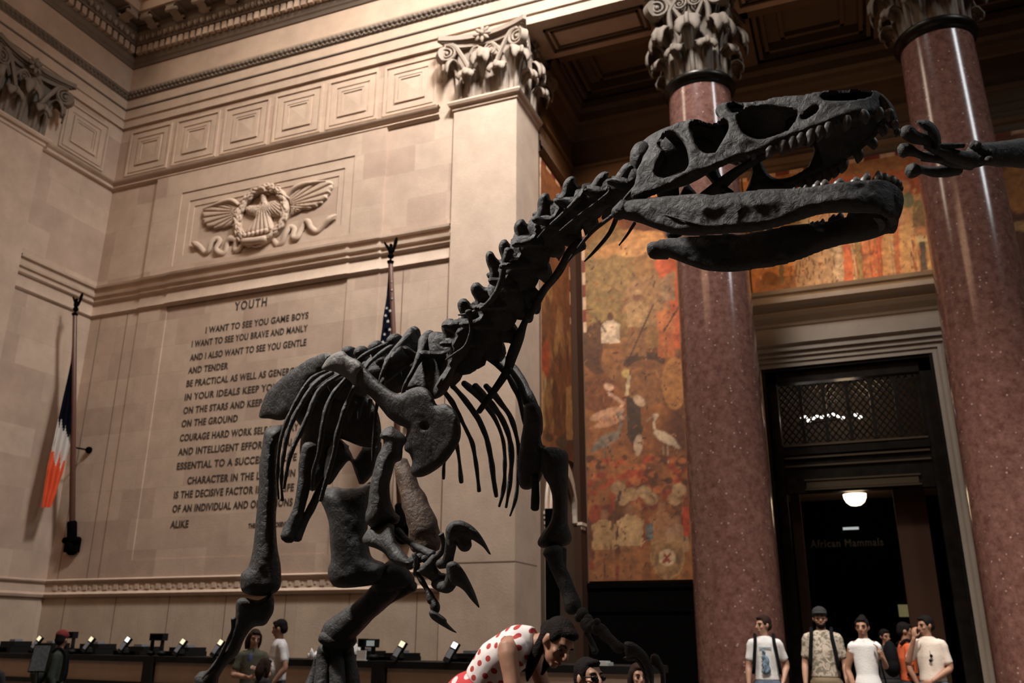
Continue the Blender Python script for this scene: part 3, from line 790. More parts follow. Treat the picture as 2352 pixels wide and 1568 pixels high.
# (text, left px, baseline-left px y, right px or None)
LINES = [('YOUTH', 538, 713, 611, .27), ('I WANT TO SEE YOU GAME BOYS', 472, 765, 705, .20), ('I WANT TO SEE YOU BRAVE AND MANLY', 440, 797, 703, .20),
 ('AND I ALSO WANT TO SEE YOU GENTLE', 436, 828, 700, .20), ('AND TENDER', 432, 858, 522, .20), ('BE PRACTICAL AS WELL AS GENEROUS', 428, 888, 693, .20),
 ('IN YOUR IDEALS KEEP YOUR EYES', 424, 919, 690, .20), ('ON THE STARS AND KEEP YOUR FEET', 421, 950, 687, .20), ('ON THE GROUND', 417, 980, 544, .20),
 ('COURAGE HARD WORK SELF MASTERY', 413, 1013, 683, .20), ('AND INTELLIGENT EFFORT ARE ALL', 409, 1045, 681, .20), ('ESSENTIAL TO A SUCCESSFUL LIFE', 406, 1078, 679, .20),
 ('CHARACTER IN THE LONG RUN', 430, 1111, 676, .20), ('IS THE DECISIVE FACTOR IN THE LIFE', 399, 1144, 673, .20), ('OF AN INDIVIDUAL AND OF NATIONS', 396, 1176, 670, .20), ('ALIKE', 391, 1212, 432, .20),
 ('THEODORE ROOSEVELT', 570, 1212, 668, .12)]
for s, px, py, pr, sz in LINES:
    a = onY(px, py, YB-0.004); b = onY(pr, py, YB-0.004)
    text('text_line', s, a.x, a.z, sz, YB-0.004, M['engrave'], ins, width=b.x-a.x, sp=1.25 if s == 'YOUTH' else 1.1)

# --- eagle relief
E_ = lambda x, y: (420+x/6.189, 400+y/6.189)
eag = empty('eagle_relief', (-11.46, YB, 10), 'carved stone eagle spreading its wings behind a wreath with ribbons, in a framed panel', 'relief')
YE = YB-0.02
def fE(x, y):
    px, py = E_(x, y); return onY(px, py, YE), Vector((0, -1, 0))
def fan(cx, cy, k, amp=0.3, seg=None):
    def m(x, y):
        a = math.atan2(y-cy, x-cx); r = math.hypot(x-cx, y-cy)
        v = 1-amp*(0.5+0.5*math.cos(a*k))**6
        if seg: v *= 1-0.25*(0.5+0.5*math.cos(r/seg*2*PI))**8
        return v
    return m
mb = MB(); plate(mb, [(1500, 330), (1560, 250), (1650, 180), (1800, 130), (2000, 105), (2100, 98), (2142, 140), (2125, 170), (2135, 190), (2100, 240), (2105, 265), (2060, 310), (2055, 345), (2000, 385), (1985, 415), (1930, 440), (1910, 468), (1850, 480), (1800, 505), (1720, 505), (1650, 545), (1600, 560), (1540, 590), (1530, 450)], fE, 0.06, 45, step=9, mod=fan(1430, 470, 44, .62), one_side=True)
mb.tube([fE(1510, 330)[0]+Vector((0, -.05, 0)), fE(1600, 230)[0]+Vector((0, -.06, 0)), fE(1760, 155)[0]+Vector((0, -.06, 0)), fE(2050, 112)[0]+Vector((0, -.05, 0))], [.04, .06, .055, .02], 8, 4)
mb.build('wing', M['plain'], eag)
mb = MB(); plate(mb, [(820, 440), (765, 395), (690, 375), (560, 400), (400, 455), (292, 495), (300, 530), (272, 560), (295, 600), (278, 640), (305, 680), (290, 710), (340, 735), (350, 765), (430, 770), (460, 790), (540, 775), (600, 770), (660, 755), (720, 720), (780, 600)], fE, 0.06, 45, step=9, mod=fan(880, 540, 40, .62), one_side=True)
mb.tube([fE(810, 450)[0]+Vector((0, -.05, 0)), fE(730, 395)[0]+Vector((0, -.06, 0)), fE(600, 410)[0]+Vector((0, -.06, 0)), fE(330, 500)[0]+Vector((0, -.05, 0))], [.04, .06, .05, .02], 8, 4)
mb.build('wing', M['plain'], eag)
mb = MB(); plate(mb, [(1100, 340), (1108, 270), (1140, 225), (1195, 212), (1238, 240), (1245, 275), (1222, 300), (1200, 288), (1188, 340), (1215, 400), (1330, 370), (1430, 420), (1480, 520), (1400, 610), (1270, 610), (1290, 720), (1300, 800), (1200, 850), (1080, 880), (960, 870), (900, 840), (1000, 680), (1030, 610), (930, 570), (890, 500), (950, 450), (1090, 430)], fE, 0.10, 110, step=13, mod=fan(1150, 330, 46, .35), one_side=True)
mb.ball(fE(1165, 255)[0]+Vector((0, -.14, 0)), (.075, .08, .07)); mb.tube([fE(1185, 250)[0]+Vector((0, -.18, 0)), fE(1230, 262)[0]+Vector((0, -.2, 0)), fE(1238, 300)[0]+Vector((0, -.19, 0))], [.05, .035, .012], 8, 3)
mb.build('eagle_body', M['plain'], eag)
mb = MB(); WC = Vector((-11.45, YE-0.03, 10.17)); rows = []
nU, nV = 120, 14
for i in range(nU+1):
    a = 2*PI*i/nU; row = []
    for j in range(nV):
        b = 2*PI*j/nV; r = 0.095*(1+0.16*math.sin(a*42+2.2*math.sin(b*3))*math.cos(b*4+a*21))
        R_ = 0.63+r*.8*math.cos(b); row.append((WC.x+R_*math.cos(a)*0.99, WC.y-r*math.sin(b)*0.95, WC.z+R_*math.sin(a)*1.05))
    row.append(row[0]); rows.append(row)
mb.strip(rows)
for i in range(150):
    a = 2*PI*i/150; q = random.uniform(-.09, .09); d = Vector((math.cos(a), 0, math.sin(a)*1.05)); tn = Vector((-math.sin(a), 0, math.cos(a)))
    sg = 1 if a < PI else 1; ax0 = (tn+d*random.uniform(-.5, .5)).normalized()
    mb.ball(WC+d*(0.63+q)+Vector((0, -.082+abs(q)*.45, 0)), (.075, .034, .034), 6, 5, (ax0, Vector((0, -1, 0)).cross(ax0), Vector((0, -1, 0))))
mb.build('wreath', M['plain'], eag)
def ribbon(pts, w=0.07):
    mb = MB(); q = [fE(*p)[0]+Vector((0, -.035-.02*math.sin(i*1.7), 0)) for i, p in enumerate(pts)]
    mb.tube(q, [w*.35]+[w]*(len(q)-2)+[w*.6], 8, 5, flat=(Vector((0, 1, 0)), 0.6)); return mb
ribbon([(140, 975), (200, 1005), (255, 1045), (320, 1120), (390, 1090), (430, 980), (490, 925), (535, 960), (495, 1070), (535, 1130), (605, 1110), (640, 980), (700, 925), (770, 955), (745, 1070), (800, 1090), (870, 1010)]).build('ribbon', M['plain'], eag)
ribbon([(2190, 590), (2100, 650), (2010, 740), (1910, 820), (1835, 770), (1800, 690), (1740, 685), (1690, 790), (1640, 910), (1580, 900), (1590, 790), (1530, 760), (1480, 860), (1420, 980), (1340, 1000), (1265, 870)]).build('ribbon', M['plain'], eag)
mb = MB(); mb.tube([fE(905, 990)[0]+Vector((0, -.1, 0)), fE(1060, 985)[0]+Vector((0, -.13, 0)), fE(1215, 950)[0]+Vector((0, -.1, 0))], .085, 10, 3)
for k in range(6): mb.ball(fE(930+k*60, 905-k*14)[0]+Vector((0, -.12, 0)), .06, 8, 6)
mb.build('sheaf', M['plain'], eag)

# --- flags on wall poles
M['flag_blue'] = simple('navy_cloth', (0.0045, 0.005, 0.010), 1.0, spec=0.03); M['flag_white'] = simple('white_cloth', (0.52, 0.46, 0.41), 0.85); M['flag_red'] = simple('red_cloth', (0.62, 0.075, 0.018), 0.8)
M['pole'] = simple('varnished_pole', (0.11, 0.045, 0.028), 0.4)
def flag_pole(t, base, top, ext):
    d = (top-base).normalized()
    mb = MB(); mb.tube([base, top], [0.065, 0.045], 12, 1); mb.build('pole', M['pole'], t)
    F_ = .52
    mb = MB(); mb.lathe([(r*F_, z*F_) for r, z in [(0.06, -.06), (0.11, -.04), (0.13, 0.03), (0.06, 0.07), (0.04, 0.10), (0.035, 0.14), (0.10, 0.18), (0.115, 0.25), (0.08, 0.32), (0.03, 0.35)]], 14, top)
    c = top+Vector((0, 0, 0.42))*F_; q = lambda x, y, z: c+Vector((x, y, z))*F_; B = lambda *r: tuple(k*F_ for k in r)
    mb.ball(q(0, -.02, .03), B(.10, .10, .17)); mb.ball(q(.02, -.06, .22), B(.06, .07, .06)); mb.tube([q(.03, -.09, .22), q(.05, -.17, .18)], [.03*F_, .01*F_], 6, 1)
    mb.build('finial', M['black'], t)
    for s in (-1, 1):
        mb = MB(); fm = lambda x, y: (q(s*x, .03, y), Vector((0, 1, 0)))
        plate(mb, [(0.03, -.05), (.10, -.02), (.17, .15), (.24, .40), (.20, .55), (.14, .52), (.08, .40), (.05, .2)] if s > 0 else [(0.03, -.05), (.10, -.02), (.20, .15), (.33, .38), (.31, .46), (.22, .36), (.10, .2)], fm, .024, .05, step=.035)
        mb.build('finial_wing', M['black'], t)
    mb = MB(); mb.tube([base-d*0.18, base+d*0.34], 0.10, 12, 1); mb.box((base.x-.17, base.y-.02, base.z-.26), (base.x+.17, YB, base.z-.02)); mb.tube([base+Vector((-.2, 0, -.02)), base+Vector((.2, 0, -.02))], .07, 8, 1)
    mb.tube([base+Vector((0, 0, -.1)), (base.x, YB-.02, base.z-.25)], .12, 8, 1)
    mb.build('wall_bracket', M['black'], t)
    mid = base.lerp(top, 0.40); mb = MB(); mb.tube([mid, (mid.x, YB, mid.z+.02)], 0.018, 8, 1); mb.ball((mid.x, YB-.03, mid.z+.02), .075); mb.build('strut', M['black'], t)
base = onX(165, 1238, -15.42); top = onX(172, 722, -15.42)
fr = empty('wall_flag', base, 'furled dark blue, white and red flag on a pole by the left corner', 'flag', 'flags on wall poles'); flag_pole(fr, base, top, 0)
def cloth(t, rows, mats, folds=3.0, amp=0.10):
    """rows: [(left px, right px, y px, X)], bunched cloth with deep folds"""
    mb = MB(); R_ = []; n = 41
    for i, (xl, xr, py, X) in enumerate(rows):
        a, b = onX(xl, py, X), onX(xr, py, X); w = (b-a).length; row = []
        for k in range(n):
            u = k/(n-1); f = math.sin(u*PI*2*folds+0.35*math.sin(i*.6)); p = a.lerp(b, u)
            z = 0.5*amp*min(1.3, w*3)*f*(1 if 0.03 < u else .3)
            row.append(p+Vector((z*0.9, -0.25*z, 0.0)))
        R_.append(row)
    mb.strip(R_); o = mb.build('cloth', mats, t); return o
def lerp_rows(keys, n):
    out = []
    for i in range(n):
        t = i/(n-1)*(len(keys)-1); k = min(int(t), len(keys)-2); f = t-k; a, b = keys[k], keys[k+1]
        out.append(tuple(a[j]+(b[j]-a[j])*f for j in range(4)))
    return out
rows = lerp_rows([(168, 172, 752, -15.46), (163, 173, 830, -15.46), (149, 171, 895, -15.46), (134, 170, 960, -15.46), (121, 161, 1020, -15.46), (108, 146, 1075, -15.46), (100, 130, 1130, -15.46), (95, 117, 1165, -15.46)], 61)
o = cloth(fr, rows, [M['flag_blue'], M['flag_white'], M['flag_red']])
n = 40
for i, p in enumerate(o.data.polygons):
    r, u = divmod(i, n); r = r/60; u = u/n; slant = 0.43+0.10*u+0.03*math.sin(u*19)
    p.material_index = 0 if r < slant else (1 if r < slant+0.17-0.03*math.sin(u*14) else 2)
base = onX(921, 1205, -7.62); top = onX(897, 602, -7.62)
us = empty('wall_flag', base, 'furled dark blue flag with white stars on the pole left of the pale pier', 'flag', 'flags on wall poles'); flag_pole(us, base, top, 0)
rows = lerp_rows([(892, 896, 622, -7.66), (888, 897, 680, -7.66), (880, 897, 730, -7.66), (873, 896, 790, -7.66), (867, 894, 840, -7.66), (862, 890, 880, -7.66), (860, 880, 905, -7.66)], 61)
o = cloth(us, rows, [M['flag_blue'], M['flag_white'], M['flag_red']], 2.0, .08)
for i, p in enumerate(o.data.polygons):
    r, u = divmod(i, n)
    if r > 50: p.material_index = 1 if (u//4) % 2 else 2
mb = MB()
for px, py, s in ((895.5, 650, 2.2), (896, 669, 3), (896.5, 689, 2.6), (884, 711, 4), (892, 717, 4.4), (881.5, 728, 4.2), (887, 741, 5), (891, 760, 5), (879, 771, 4), (875, 789, 5)):
    c = onX(px, py, -7.66)+Vector((0.07, -.06, 0)); k = s/2003*14.2; vs = []
    for i in range(10):
        a = PI/2+PI*i/5; r = k*(1 if i % 2 == 0 else .42); vs.append(c+RIGHT*(r*math.cos(a))+Vector((0, 0, r*math.sin(a))))
    vs += [v+FWD*.02 for v in vs]; mb.add(vs, [tuple(range(10)), tuple(range(19, 9, -1))]+[(j, (j+1) % 10, 10+(j+1) % 10, 10+j) for j in range(10)])
mb.build('star_pattern', M['flag_white'], us, smooth=False)

# --- murals: painted canvases, colours stored on a fine mesh
def vnoise(X, Z, f, seed):
    rs = np.random.RandomState(seed); G = rs.rand(64, 64)
    x = X*f+seed*7.3; z = Z*f+seed*3.1; xi = np.floor(x).astype(int); zi = np.floor(z).astype(int); fx = x-xi; fz = z-zi
    fx = fx*fx*(3-2*fx); fz = fz*fz*(3-2*fz); g = lambda i, j: G[(xi+i) % 64, (zi+j) % 64]
    return (g(0, 0)*(1-fx)+g(1, 0)*fx)*(1-fz)+(g(0, 1)*(1-fx)+g(1, 1)*fx)*fz
def canvas(name, tr, n, u0, u1, z0, z1, res, base, shapes, label, seed, border, nscale=(2.2, 1.2)):
    nu, nz = int((u1-u0)/res), int((z1-z0)/res)
    U, Zz = np.meshgrid(np.linspace(u0, u1, nu+1), np.linspace(z0, z1, nz+1))
    W = np.array([tr(u, z) for u, z in zip(U.ravel(), Zz.ravel())])
    d = W-CAM; den = d@_f; PXx = 1176+FPX*(d@R2)/den; PYy = 784-FPX*(d@U2)/den
    u, z = U.ravel(), Zz.ravel()
    nn = .5*vnoise(u, z, nscale[0], seed)+.3*vnoise(u, z, nscale[0]*2.3, seed+1)+.2*vnoise(u, z, nscale[0]*6, seed+2); n2 = vnoise(u, z, nscale[1], seed+5)
    a, b, c = [np.array(k) for k in base]
    col = a[None]*(1-nn[:, None])+b[None]*nn[:, None]; w = np.clip((n2-.55)*4, 0, 1)[:, None]; col = col*(1-w*.75)+c[None]*w*.75
    wob = (vnoise(u, z, 9, seed+9)-.5)*7
    for kind, data, cc in shapes:
        cc = np.array(cc)
        if kind == 'e':
            cx, cy, rx, ry, an = data; ca, sa = math.cos(an), math.sin(an); dx, dy = PXx-cx, PYy-cy
            q = np.hypot((dx*ca+dy*sa)/rx, (-dx*sa+dy*ca)/ry); k = np.clip((1.0-q)*min(rx, ry)/2.5+.5+wob*.06, 0, 1)
        elif kind == 'p':
            pts = np.stack([PXx, PYy+wob*.25], 1); box = (PXx > min(p[0] for p in data)-4) & (PXx < max(p[0] for p in data)+4); k = np.zeros(len(PXx)); k[box] = inside(pts[box], data)
        elif kind == 'l':
            (x1, y1), (x2, y2), wd = data; L2 = (x2-x1)**2+(y2-y1)**2; t = np.clip(((PXx-x1)*(x2-x1)+(PYy-y1)*(y2-y1))/L2, 0, 1)
            dd = np.hypot(PXx-x1-t*(x2-x1), PYy-y1-t*(y2-y1)); k = np.clip(wd/2-dd+.5, 0, 1)
        k = (k*(.85+.15*nn))[:, None]; sh = (.75+.5*vnoise(u, z, 14, seed+3))[:, None]; col = col*(1-k)+cc[None]*sh*k
    # dashed border
    for side in border:
        e = {'t': z1-z, 'b': z-z0, 'l': u-u0, 'r': u1-u}[side]; al = u if side in 'tb' else z
        on = (e < .085) & ((side in 'tb') | (z > z1-3.1)); k = on & (np.floor(al/.30) % 2 == 0); col[k] = (.80, .55, .36); k = on & (np.floor(al/.30) % 2 == 1); col[k] = (.26, .045, .016)
    me = bpy.data.meshes.new(name); off = np.array(n)*.035
    I = lambda i, j: j*(nu+1)+i; B = len(W)
    vs = [tuple(p) for p in W]+[tuple(W[I(i, j)]-off) for i, j in ((0, 0), (nu, 0), (nu, nz), (0, nz))]
    fs = [(I(i, j), I(i+1, j), I(i+1, j+1), I(i, j+1)) for j in range(nz) for i in range(nu)]
    fs += [tuple([I(i, 0) for i in range(nu, -1, -1)]+[B, B+1]), tuple([I(i, nz) for i in range(nu+1)]+[B+2, B+3]), tuple([I(0, j) for j in range(nz+1)]+[B+3, B]), tuple([I(nu, j) for j in range(nz, -1, -1)]+[B+1, B+2])]
    me.from_pydata(vs, [], fs); at = me.color_attributes.new('paint', 'FLOAT_COLOR', 'POINT')
    cv = np.ones((len(vs), 4)); cv[:B, :3] = np.clip(col, 0, 1); cv[B:, :3] = (.1, .05, .02); at.data.foreach_set('color', cv.ravel())
    me.materials.append(M['paint']); o = bpy.data.objects.new(name, me); COL.objects.link(o); tag(o, label, 'mural', 'painted murals of the recess'); return o
def person_shape(x, y, h, skin, cloth, legs, hat=None, lean=0):
    s = h/100; S = [('p', [(x-13*s, y+20*s), (x-17*s, y+52*s), (x+lean-13*s, y+56*s), (x+lean+14*s, y+56*s), (x+18*s, y+50*s), (x+13*s, y+20*s), (x+5*s, y+15*s), (x-5*s, y+15*s)], cloth),
        ('p', [(x+lean-13*s, y+55*s), (x+lean-15*s, y+100*s), (x+lean-2*s, y+100*s), (x+lean, y+64*s), (x+lean+3*s, y+100*s), (x+lean+15*s, y+100*s), (x+lean+14*s, y+55*s)], legs),
        ('e', (x, y+8*s, 5.5*s, 7.5*s, 0), skin), ('l', ((x-14*s, y+24*s), (x-9*s, y+50*s), 7*s), cloth), ('l', ((x+14*s, y+24*s), (x+8*s, y+50*s), 7*s), [k*.85 for k in cloth])]
    if hat: S += [('e', (x, y+2*s, 7*s, 4*s, 0), hat)]
    return S
def bird(x, y, s, body, f=1, neck=True):
    S = [('e', (x, y, 34*s, 13*s, .5*f), body), ('e', (x+f*24*s, y+17*s, 20*s, 6*s, .6*f), [k*.7 for k in body]), ('l', ((x-4*s, y+10*s), (x-6*s, y+70*s), 2.4*s), [k*.6 for k in body]), ('l', ((x+7*s, y+10*s), (x+8*s, y+72*s), 2.4*s), [k*.6 for k in body])]
    if neck: S += [('l', ((x-f*24*s, y-12*s), (x-f*32*s, y-38*s), 7*s), body), ('l', ((x-f*32*s, y-38*s), (x-f*24*s, y-58*s), 6*s), body), ('e', (x-f*27*s, y-60*s, 8*s, 6*s, 0), body), ('l', ((x-f*33*s, y-58*s), (x-f*50*s, y-46*s), 3.4*s), [k*.5 for k in body])]
    return S
ORN = ((.15, .045, .011), (.46, .175, .045), (.085, .022, .006))
TAN, SAND, WHT = (.55, .31, .12), (.66, .42, .18), (.80, .62, .42)
sh = [('p', [(1340, 545), (1560, 545), (1560, 800), (1340, 800)], (.33, .175, .05)), ('e', (1400, 640, 60, 130, 0), (.30, .19, .06)), ('e', (1500, 690, 70, 60, 0), (.36, .2, .08)),
      ('p', [(1500, 600), (1585, 560), (1590, 800), (1530, 800), (1540, 700)], (.62, .12, .03)), ('e', (1470, 560, 60, 26, -.3), (.6, .33, .12)), ('e', (1400, 575, 40, 14, -.4), (.58, .3, .1)),
      ('e', (1480, 545, 50, 12, .3), (.62, .34, .12)), ('p', [(1516, 640), (1550, 620), (1552, 690), (1520, 694)], (.36, .23, .12)), ('e', (1375, 800, 40, 60, 0), (.12, .045, .012)), ('e', (1440, 830, 60, 50, 0), (.30, .13, .04)),
      ('e', (1480, 830, 48, 22, -.1), (.09, .04, .014)), ('e', (1485, 880, 56, 55, 0), (.30, .125, .038)), ('e', (1550, 880, 30, 60, 0), (.5, .22, .06)), ('e', (1370, 905, 40, 40, 0), (.2, .065, .015))]
sh += person_shape(1463, 668, 150, (.30, .12, .05), (.50, .31, .13), (.3, .14, .05), (.56, .36, .16)) + person_shape(1402, 716, 130, (.10, .035, .012), WHT, (.34, .14, .04)) + person_shape(1530, 690, 130, (.5, .2, .08), (.6, .2, .06), (.52, .15, .04))
sh += [('l', ((1438, 840), (1500, 700), 4), (.1, .04, .01)), ('l', ((1368, 730), (1392, 762), 4), (.1, .04, .01)), ('l', ((1525, 760), (1562, 700), 4), (.1, .04, .01))]
sh += [('e', (1395, 950, 40, 12, -.3), (.66, .36, .2)), ('e', (1400, 968, 38, 10, -.35), (.6, .3, .16)), ('l', ((1425, 960), (1430, 925), 9), (.66, .4, .24)), ('l', ((1430, 925), (1402, 905), 8), (.66, .4, .24)), ('e', (1398, 888, 12, 8, .3), (.7, .42, .26)), ('l', ((1400, 905), (1394, 885), 7), (.66, .4, .24)), ('l', ((1440, 905), (1445, 860), 8), (.7, .55, .3)), ('e', (1438, 857, 11, 10, 0), (.66, .46, .16))]
sh += [('p', [(1440, 905), (1470, 930), (1476, 990), (1458, 1030), (1440, 1000)], (.06, .035, .018)), ('e', (1466, 1022, 10, 24, .1), (.66, .46, .28)), ('e', (1468, 920, 16, 10, .7), (.7, .48, .3))]
sh += bird(1395, 1010, 1.0, (.25, .19, .13), -1) + bird(1528, 1005, .85, (.74, .56, .36), 1)
rs = random.Random(3)
for i in range(90):
    x, y = rs.uniform(1345, 1590), rs.uniform(1050, 1130); c = rs.choice([(.42, .07, .018), (.30, .05, .014), (.5, .15, .04), (.12, .04, .012)]); sh.append(('e', (x, y, rs.uniform(5, 13), rs.uniform(4, 10), 0), c))
for i in range(60):
    x, y = rs.uniform(1345, 1590), rs.uniform(1130, 1340); c = rs.choice([(.32, .06, .016), (.22, .05, .014), (.4, .16, .05), (.14, .05, .015)]); sh.append(('e', (x, y, rs.uniform(8, 18), rs.uniform(8, 24), 0), c))
for x, y in ((1420, 1120), (1450, 1135), (1480, 1130), (1430, 1145), (1495, 1145), (1560, 1125), (1550, 1145)): sh.append(('e', (x, y, 17, 15, 0), rs.choice([(.50, .31, .15), (.44, .26, .12)])))
for x, y, h, c in ((1388, 1168, 170, (.50, .29, .12)), (1448, 1155, 180, (.58, .36, .16)), (1520, 1150, 170, (.42, .2, .08)), (1556, 1180, 160, (.44, .25, .12))): sh += person_shape(x, y, h, (.36, .16, .07), c, (.34, .13, .04))
sh += [('p', [(1484, 1205), (1500, 1200), (1502, 1238), (1486, 1242)], (.12, .15, .14)), ('p', [(1568, 1165), (1584, 1162), (1588, 1230), (1572, 1232)], (.55, .07, .02)), ('l', ((1424, 1130), (1405, 1215), 7), (.11, .045, .014))]
for i in range(330):
    x, y = rs.uniform(1342, 1592), rs.uniform(560, 1335); a = rs.uniform(0, PI); L = rs.uniform(3, 13); sh.append(('l', ((x, y), (x+L*math.cos(a), y+L*math.sin(a)), rs.uniform(1.4, 3)), rs.choice([(.06, .018, .006), (.10, .03, .009), (.07, .022, .008), (.42, .2, .075), (.36, .08, .02)])))
SHD = [(1494, 1246), (1512, 1240), (1530, 1243), (1550, 1239), (1572, 1246), (1573, 1290), (1560, 1318), (1533, 1336), (1508, 1318), (1495, 1290)]
sh += [('p', SHD, (.50, .28, .11)), ('p', [(1533+(x-1533)*.92, 1288+(y-1288)*.92) for x, y in SHD], (.36, .19, .075)), ('e', (1532, 1280, 20, 20, 0), (.66, .45, .24)), ('e', (1532, 1280, 18, 18, 0), (.72, .52, .3)),
       ('p', [(1522, 1270), (1528, 1268), (1532, 1274), (1540, 1268), (1541, 1274), (1536, 1280), (1542, 1288), (1537, 1292), (1532, 1286), (1524, 1294), (1520, 1290), (1527, 1282)], (.36, .05, .02)), ('e', (1509, 1285, 5, 14, .1), (.2, .11, .045)), ('e', (1557, 1285, 5, 14, -.1), (.2, .11, .045)), ('e', (1534, 1316, 14, 6, 0), (.3, .16, .06))]
canvas('painted_mural', lambda u, z: (u, YW-.04, z), (0, -1, 0), -5.28, -1.62, 2.54, 10.98, .03, ORN, sh, 'tall orange mural of explorers, wading birds and a shield, left of the marble column', 11, 'lt')
sh = []
for i in range(40): sh.append(('e', (rs.uniform(1235, 1325), rs.uniform(600, 1000), rs.uniform(3, 9), rs.uniform(14, 46), rs.uniform(-.1, .1)), rs.choice([(.42, .2, .06), (.22, .08, .02), (.5, .26, .08), (.14, .05, .014)])))
sh += [('e', (1250, 840, 12, 60, .1), (.5, .08, .02)), ('e', (1246, 885, 9, 22, .2), (.6, .42, .22)), ('p', [(1240, 850), (1250, 855), (1252, 980), (1238, 985)], (.56, .32, .1)), ('p', [(1300, 890), (1312, 885), (1318, 1010), (1300, 1010)], (.52, .27, .09)), ('e', (1290, 1015, 14, 13, 0), (.12, .07, .03)), ('e', (1262, 1005, 9, 10, 0), (.11, .05, .02)), ('p', [(1272, 900), (1286, 898), (1290, 1000), (1272, 1000)], (.2, .07, .02))]
canvas('painted_mural', lambda u, z: (PX1+.035, u, z), (1, 0, 0), 15.25, 17.15, 4.9, 11.05, .03, ORN, sh, 'narrow brown and red mural on the side wall beside the pale pier', 23, 'tr', (2.0, 1.0))
sh = [('p', [(1735, 430), (2140, 380), (2140, 470), (1735, 520)], (.55, .13, .03)), ('p', [(1735, 500), (2145, 440), (2145, 570), (1735, 620)], (.62, .34, .13)), ('p', [(1735, 640), (2152, 610), (2152, 660), (1735, 700)], (.34, .16, .06))]
for i in range(46):
    x = rs.uniform(1740, 2150); y = rs.uniform(440, 620); sh.append(('e', (x, y, rs.uniform(7, 22), rs.uniform(8, 30), rs.uniform(-.5, .5)), rs.choice([(.62, .16, .04), (.68, .42, .16), (.28, .22, .07), (.7, .3, .1), (.5, .22, .08), (.6, .5, .26)])))
sh += [('p', [(1822, 585), (1880, 560), (1935, 590), (1945, 655), (1830, 668)], (.56, .38, .2))]
for i in range(40): x, y = rs.uniform(1815, 1945), rs.uniform(585, 655); sh.append(('l', ((x, y), (x+rs.uniform(-4, 4), y+rs.uniform(6, 16)), 2.2), (.16, .08, .035)))
for i in range(7): sh.append(('e', (1925+rs.uniform(-6, 6), 560+i*13, 11, 6, .2), (.74, .56, .34)))
for x0, x1, c in ((1940, 1965, (.68, .17, .05)), (1962, 1985, (.32, .24, .07)), (1985, 2010, (.64, .24, .08)), (2008, 2032, (.68, .15, .04)), (2030, 2058, (.74, .42, .16)), (2056, 2078, (.66, .2, .07)), (2070, 2112, (.76, .46, .18))): sh.append(('p', [(x0-6, 520), (x1-10, 505), (x1+4, 652), (x0, 660)], c))
for i in range(16): x = rs.uniform(1945, 2105); sh.append(('l', ((x-6, 540), (x+3, 648), 2.6), rs.choice([(.42, .1, .03), (.72, .5, .26), (.45, .26, .08)])))
for i in range(240):
    x, y = rs.uniform(1738, 2150), rs.uniform(430, 655); a = rs.uniform(.9, 2.2); L = rs.uniform(4, 16); sh.append(('l', ((x, y), (x+L*math.cos(a), y+L*math.sin(a)), rs.uniform(1.4, 3)), rs.choice([(.16, .05, .015), (.3, .09, .025), (.7, .42, .18), (.22, .16, .06), (.42, .2, .08)])))
sh += [('e', (2070, 492, 26, 24, 0), (.72, .38, .15)), ('e', (2085, 460, 14, 18, 0), (.2, .22, .1)), ('e', (2112, 505, 16, 26, 0), (.3, .18, .07)), ('e', (2115, 530, 14, 12, 0), (.6, .28, .11)), ('p', [(2112, 555), (2124, 553), (2130, 620), (2116, 622)], (.1, .085, .06)), ('p', [(2126, 553), (2134, 552), (2142, 618), (2132, 620)], (.66, .43, .16)), ('p', [(2136, 552), (2146, 552), (2152, 620), (2143, 622)], (.07, .05, .03)), ('p', [(1790, 610), (1800, 606), (1800, 650), (1790, 655)], (.16, .13, .06)), ('e', (1772, 640, 22, 14, .4), (.2, .08, .02))]
canvas('painted_mural', lambda u, z: (u, YW-.04, z), (0, -1, 0), -1.58, 2.0, 8.16, 10.98, .026, ((.34, .13, .035), (.66, .32, .1), (.5, .13, .03)), sh, 'bright mural of robed figures above the bronze doorway, behind the dinosaur jaw', 37, 't')
canvas('painted_mural', lambda u, z: (u, YW-.04, z), (0, -1, 0), 2.04, 5.6, 2.54, 10.98, .05, ORN, [('e', (2340, 430, 40, 60, 0), (.5, .22, .05)), ('e', (2345, 520, 30, 12, 0), (.55, .34, .14)), ('p', [(2320, 540), (2352, 535), (2352, 700), (2330, 700)], (.14, .06, .02))], 'orange mural strip at the far right beyond the right marble column', 41, 'lt')

# --- corridor lamp, dim wall sign, poster, glowing beads for hall lights reflected in the transom
M['glow'] = simple('lit_glass_bowl', (.9, .85, .7), .4, emit=(1, .80, .52), estr=6)
M['light_bead'] = simple('reflected_light_glow', (.9, .9, .9), .4, emit=(1, .93, .86), estr=4)
lc = onY(1962, 1128, 18.9)
lp = empty('ceiling_lamp', (lc.x, lc.y, 4.35), 'glowing half dome ceiling lamp inside the dark corridor beyond the bronze doorway', 'lamp')
zl = onY(1962, 1135, 18.9).z
mb = MB(); mb.lathe([(0.02, -.23), (.10, -.215), (.17, -.16), (.21, -.08), (.22, 0), (.0, 0.01)], 24, (lc.x, lc.y, zl)); mb.build('glass_bowl', M['glow'], lp)
mb = MB(); mb.lathe([(.0, 0.0), (.235, 0), (.24, .03), (.1, .06), (.03, .08), (.03, 4.36-zl), (0, 4.36-zl)], 20, (lc.x, lc.y, zl)); mb.build('fitting', M['bronze_lit'], lp)
ch = empty('reflected_light_row', onY(1910, 955, 19.6), 'row of glowing beads for hall lights reflected in the transom above the bronze doorway', 'lamp')  # added beads: reflections in the transom glass modelled as glowing balls
rs2 = random.Random(5); mb = MB(); bar = [onY(1832, 975, 19.6), onY(1990, 955, 19.6)]
mb.tube(bar, .02, 6, 1)
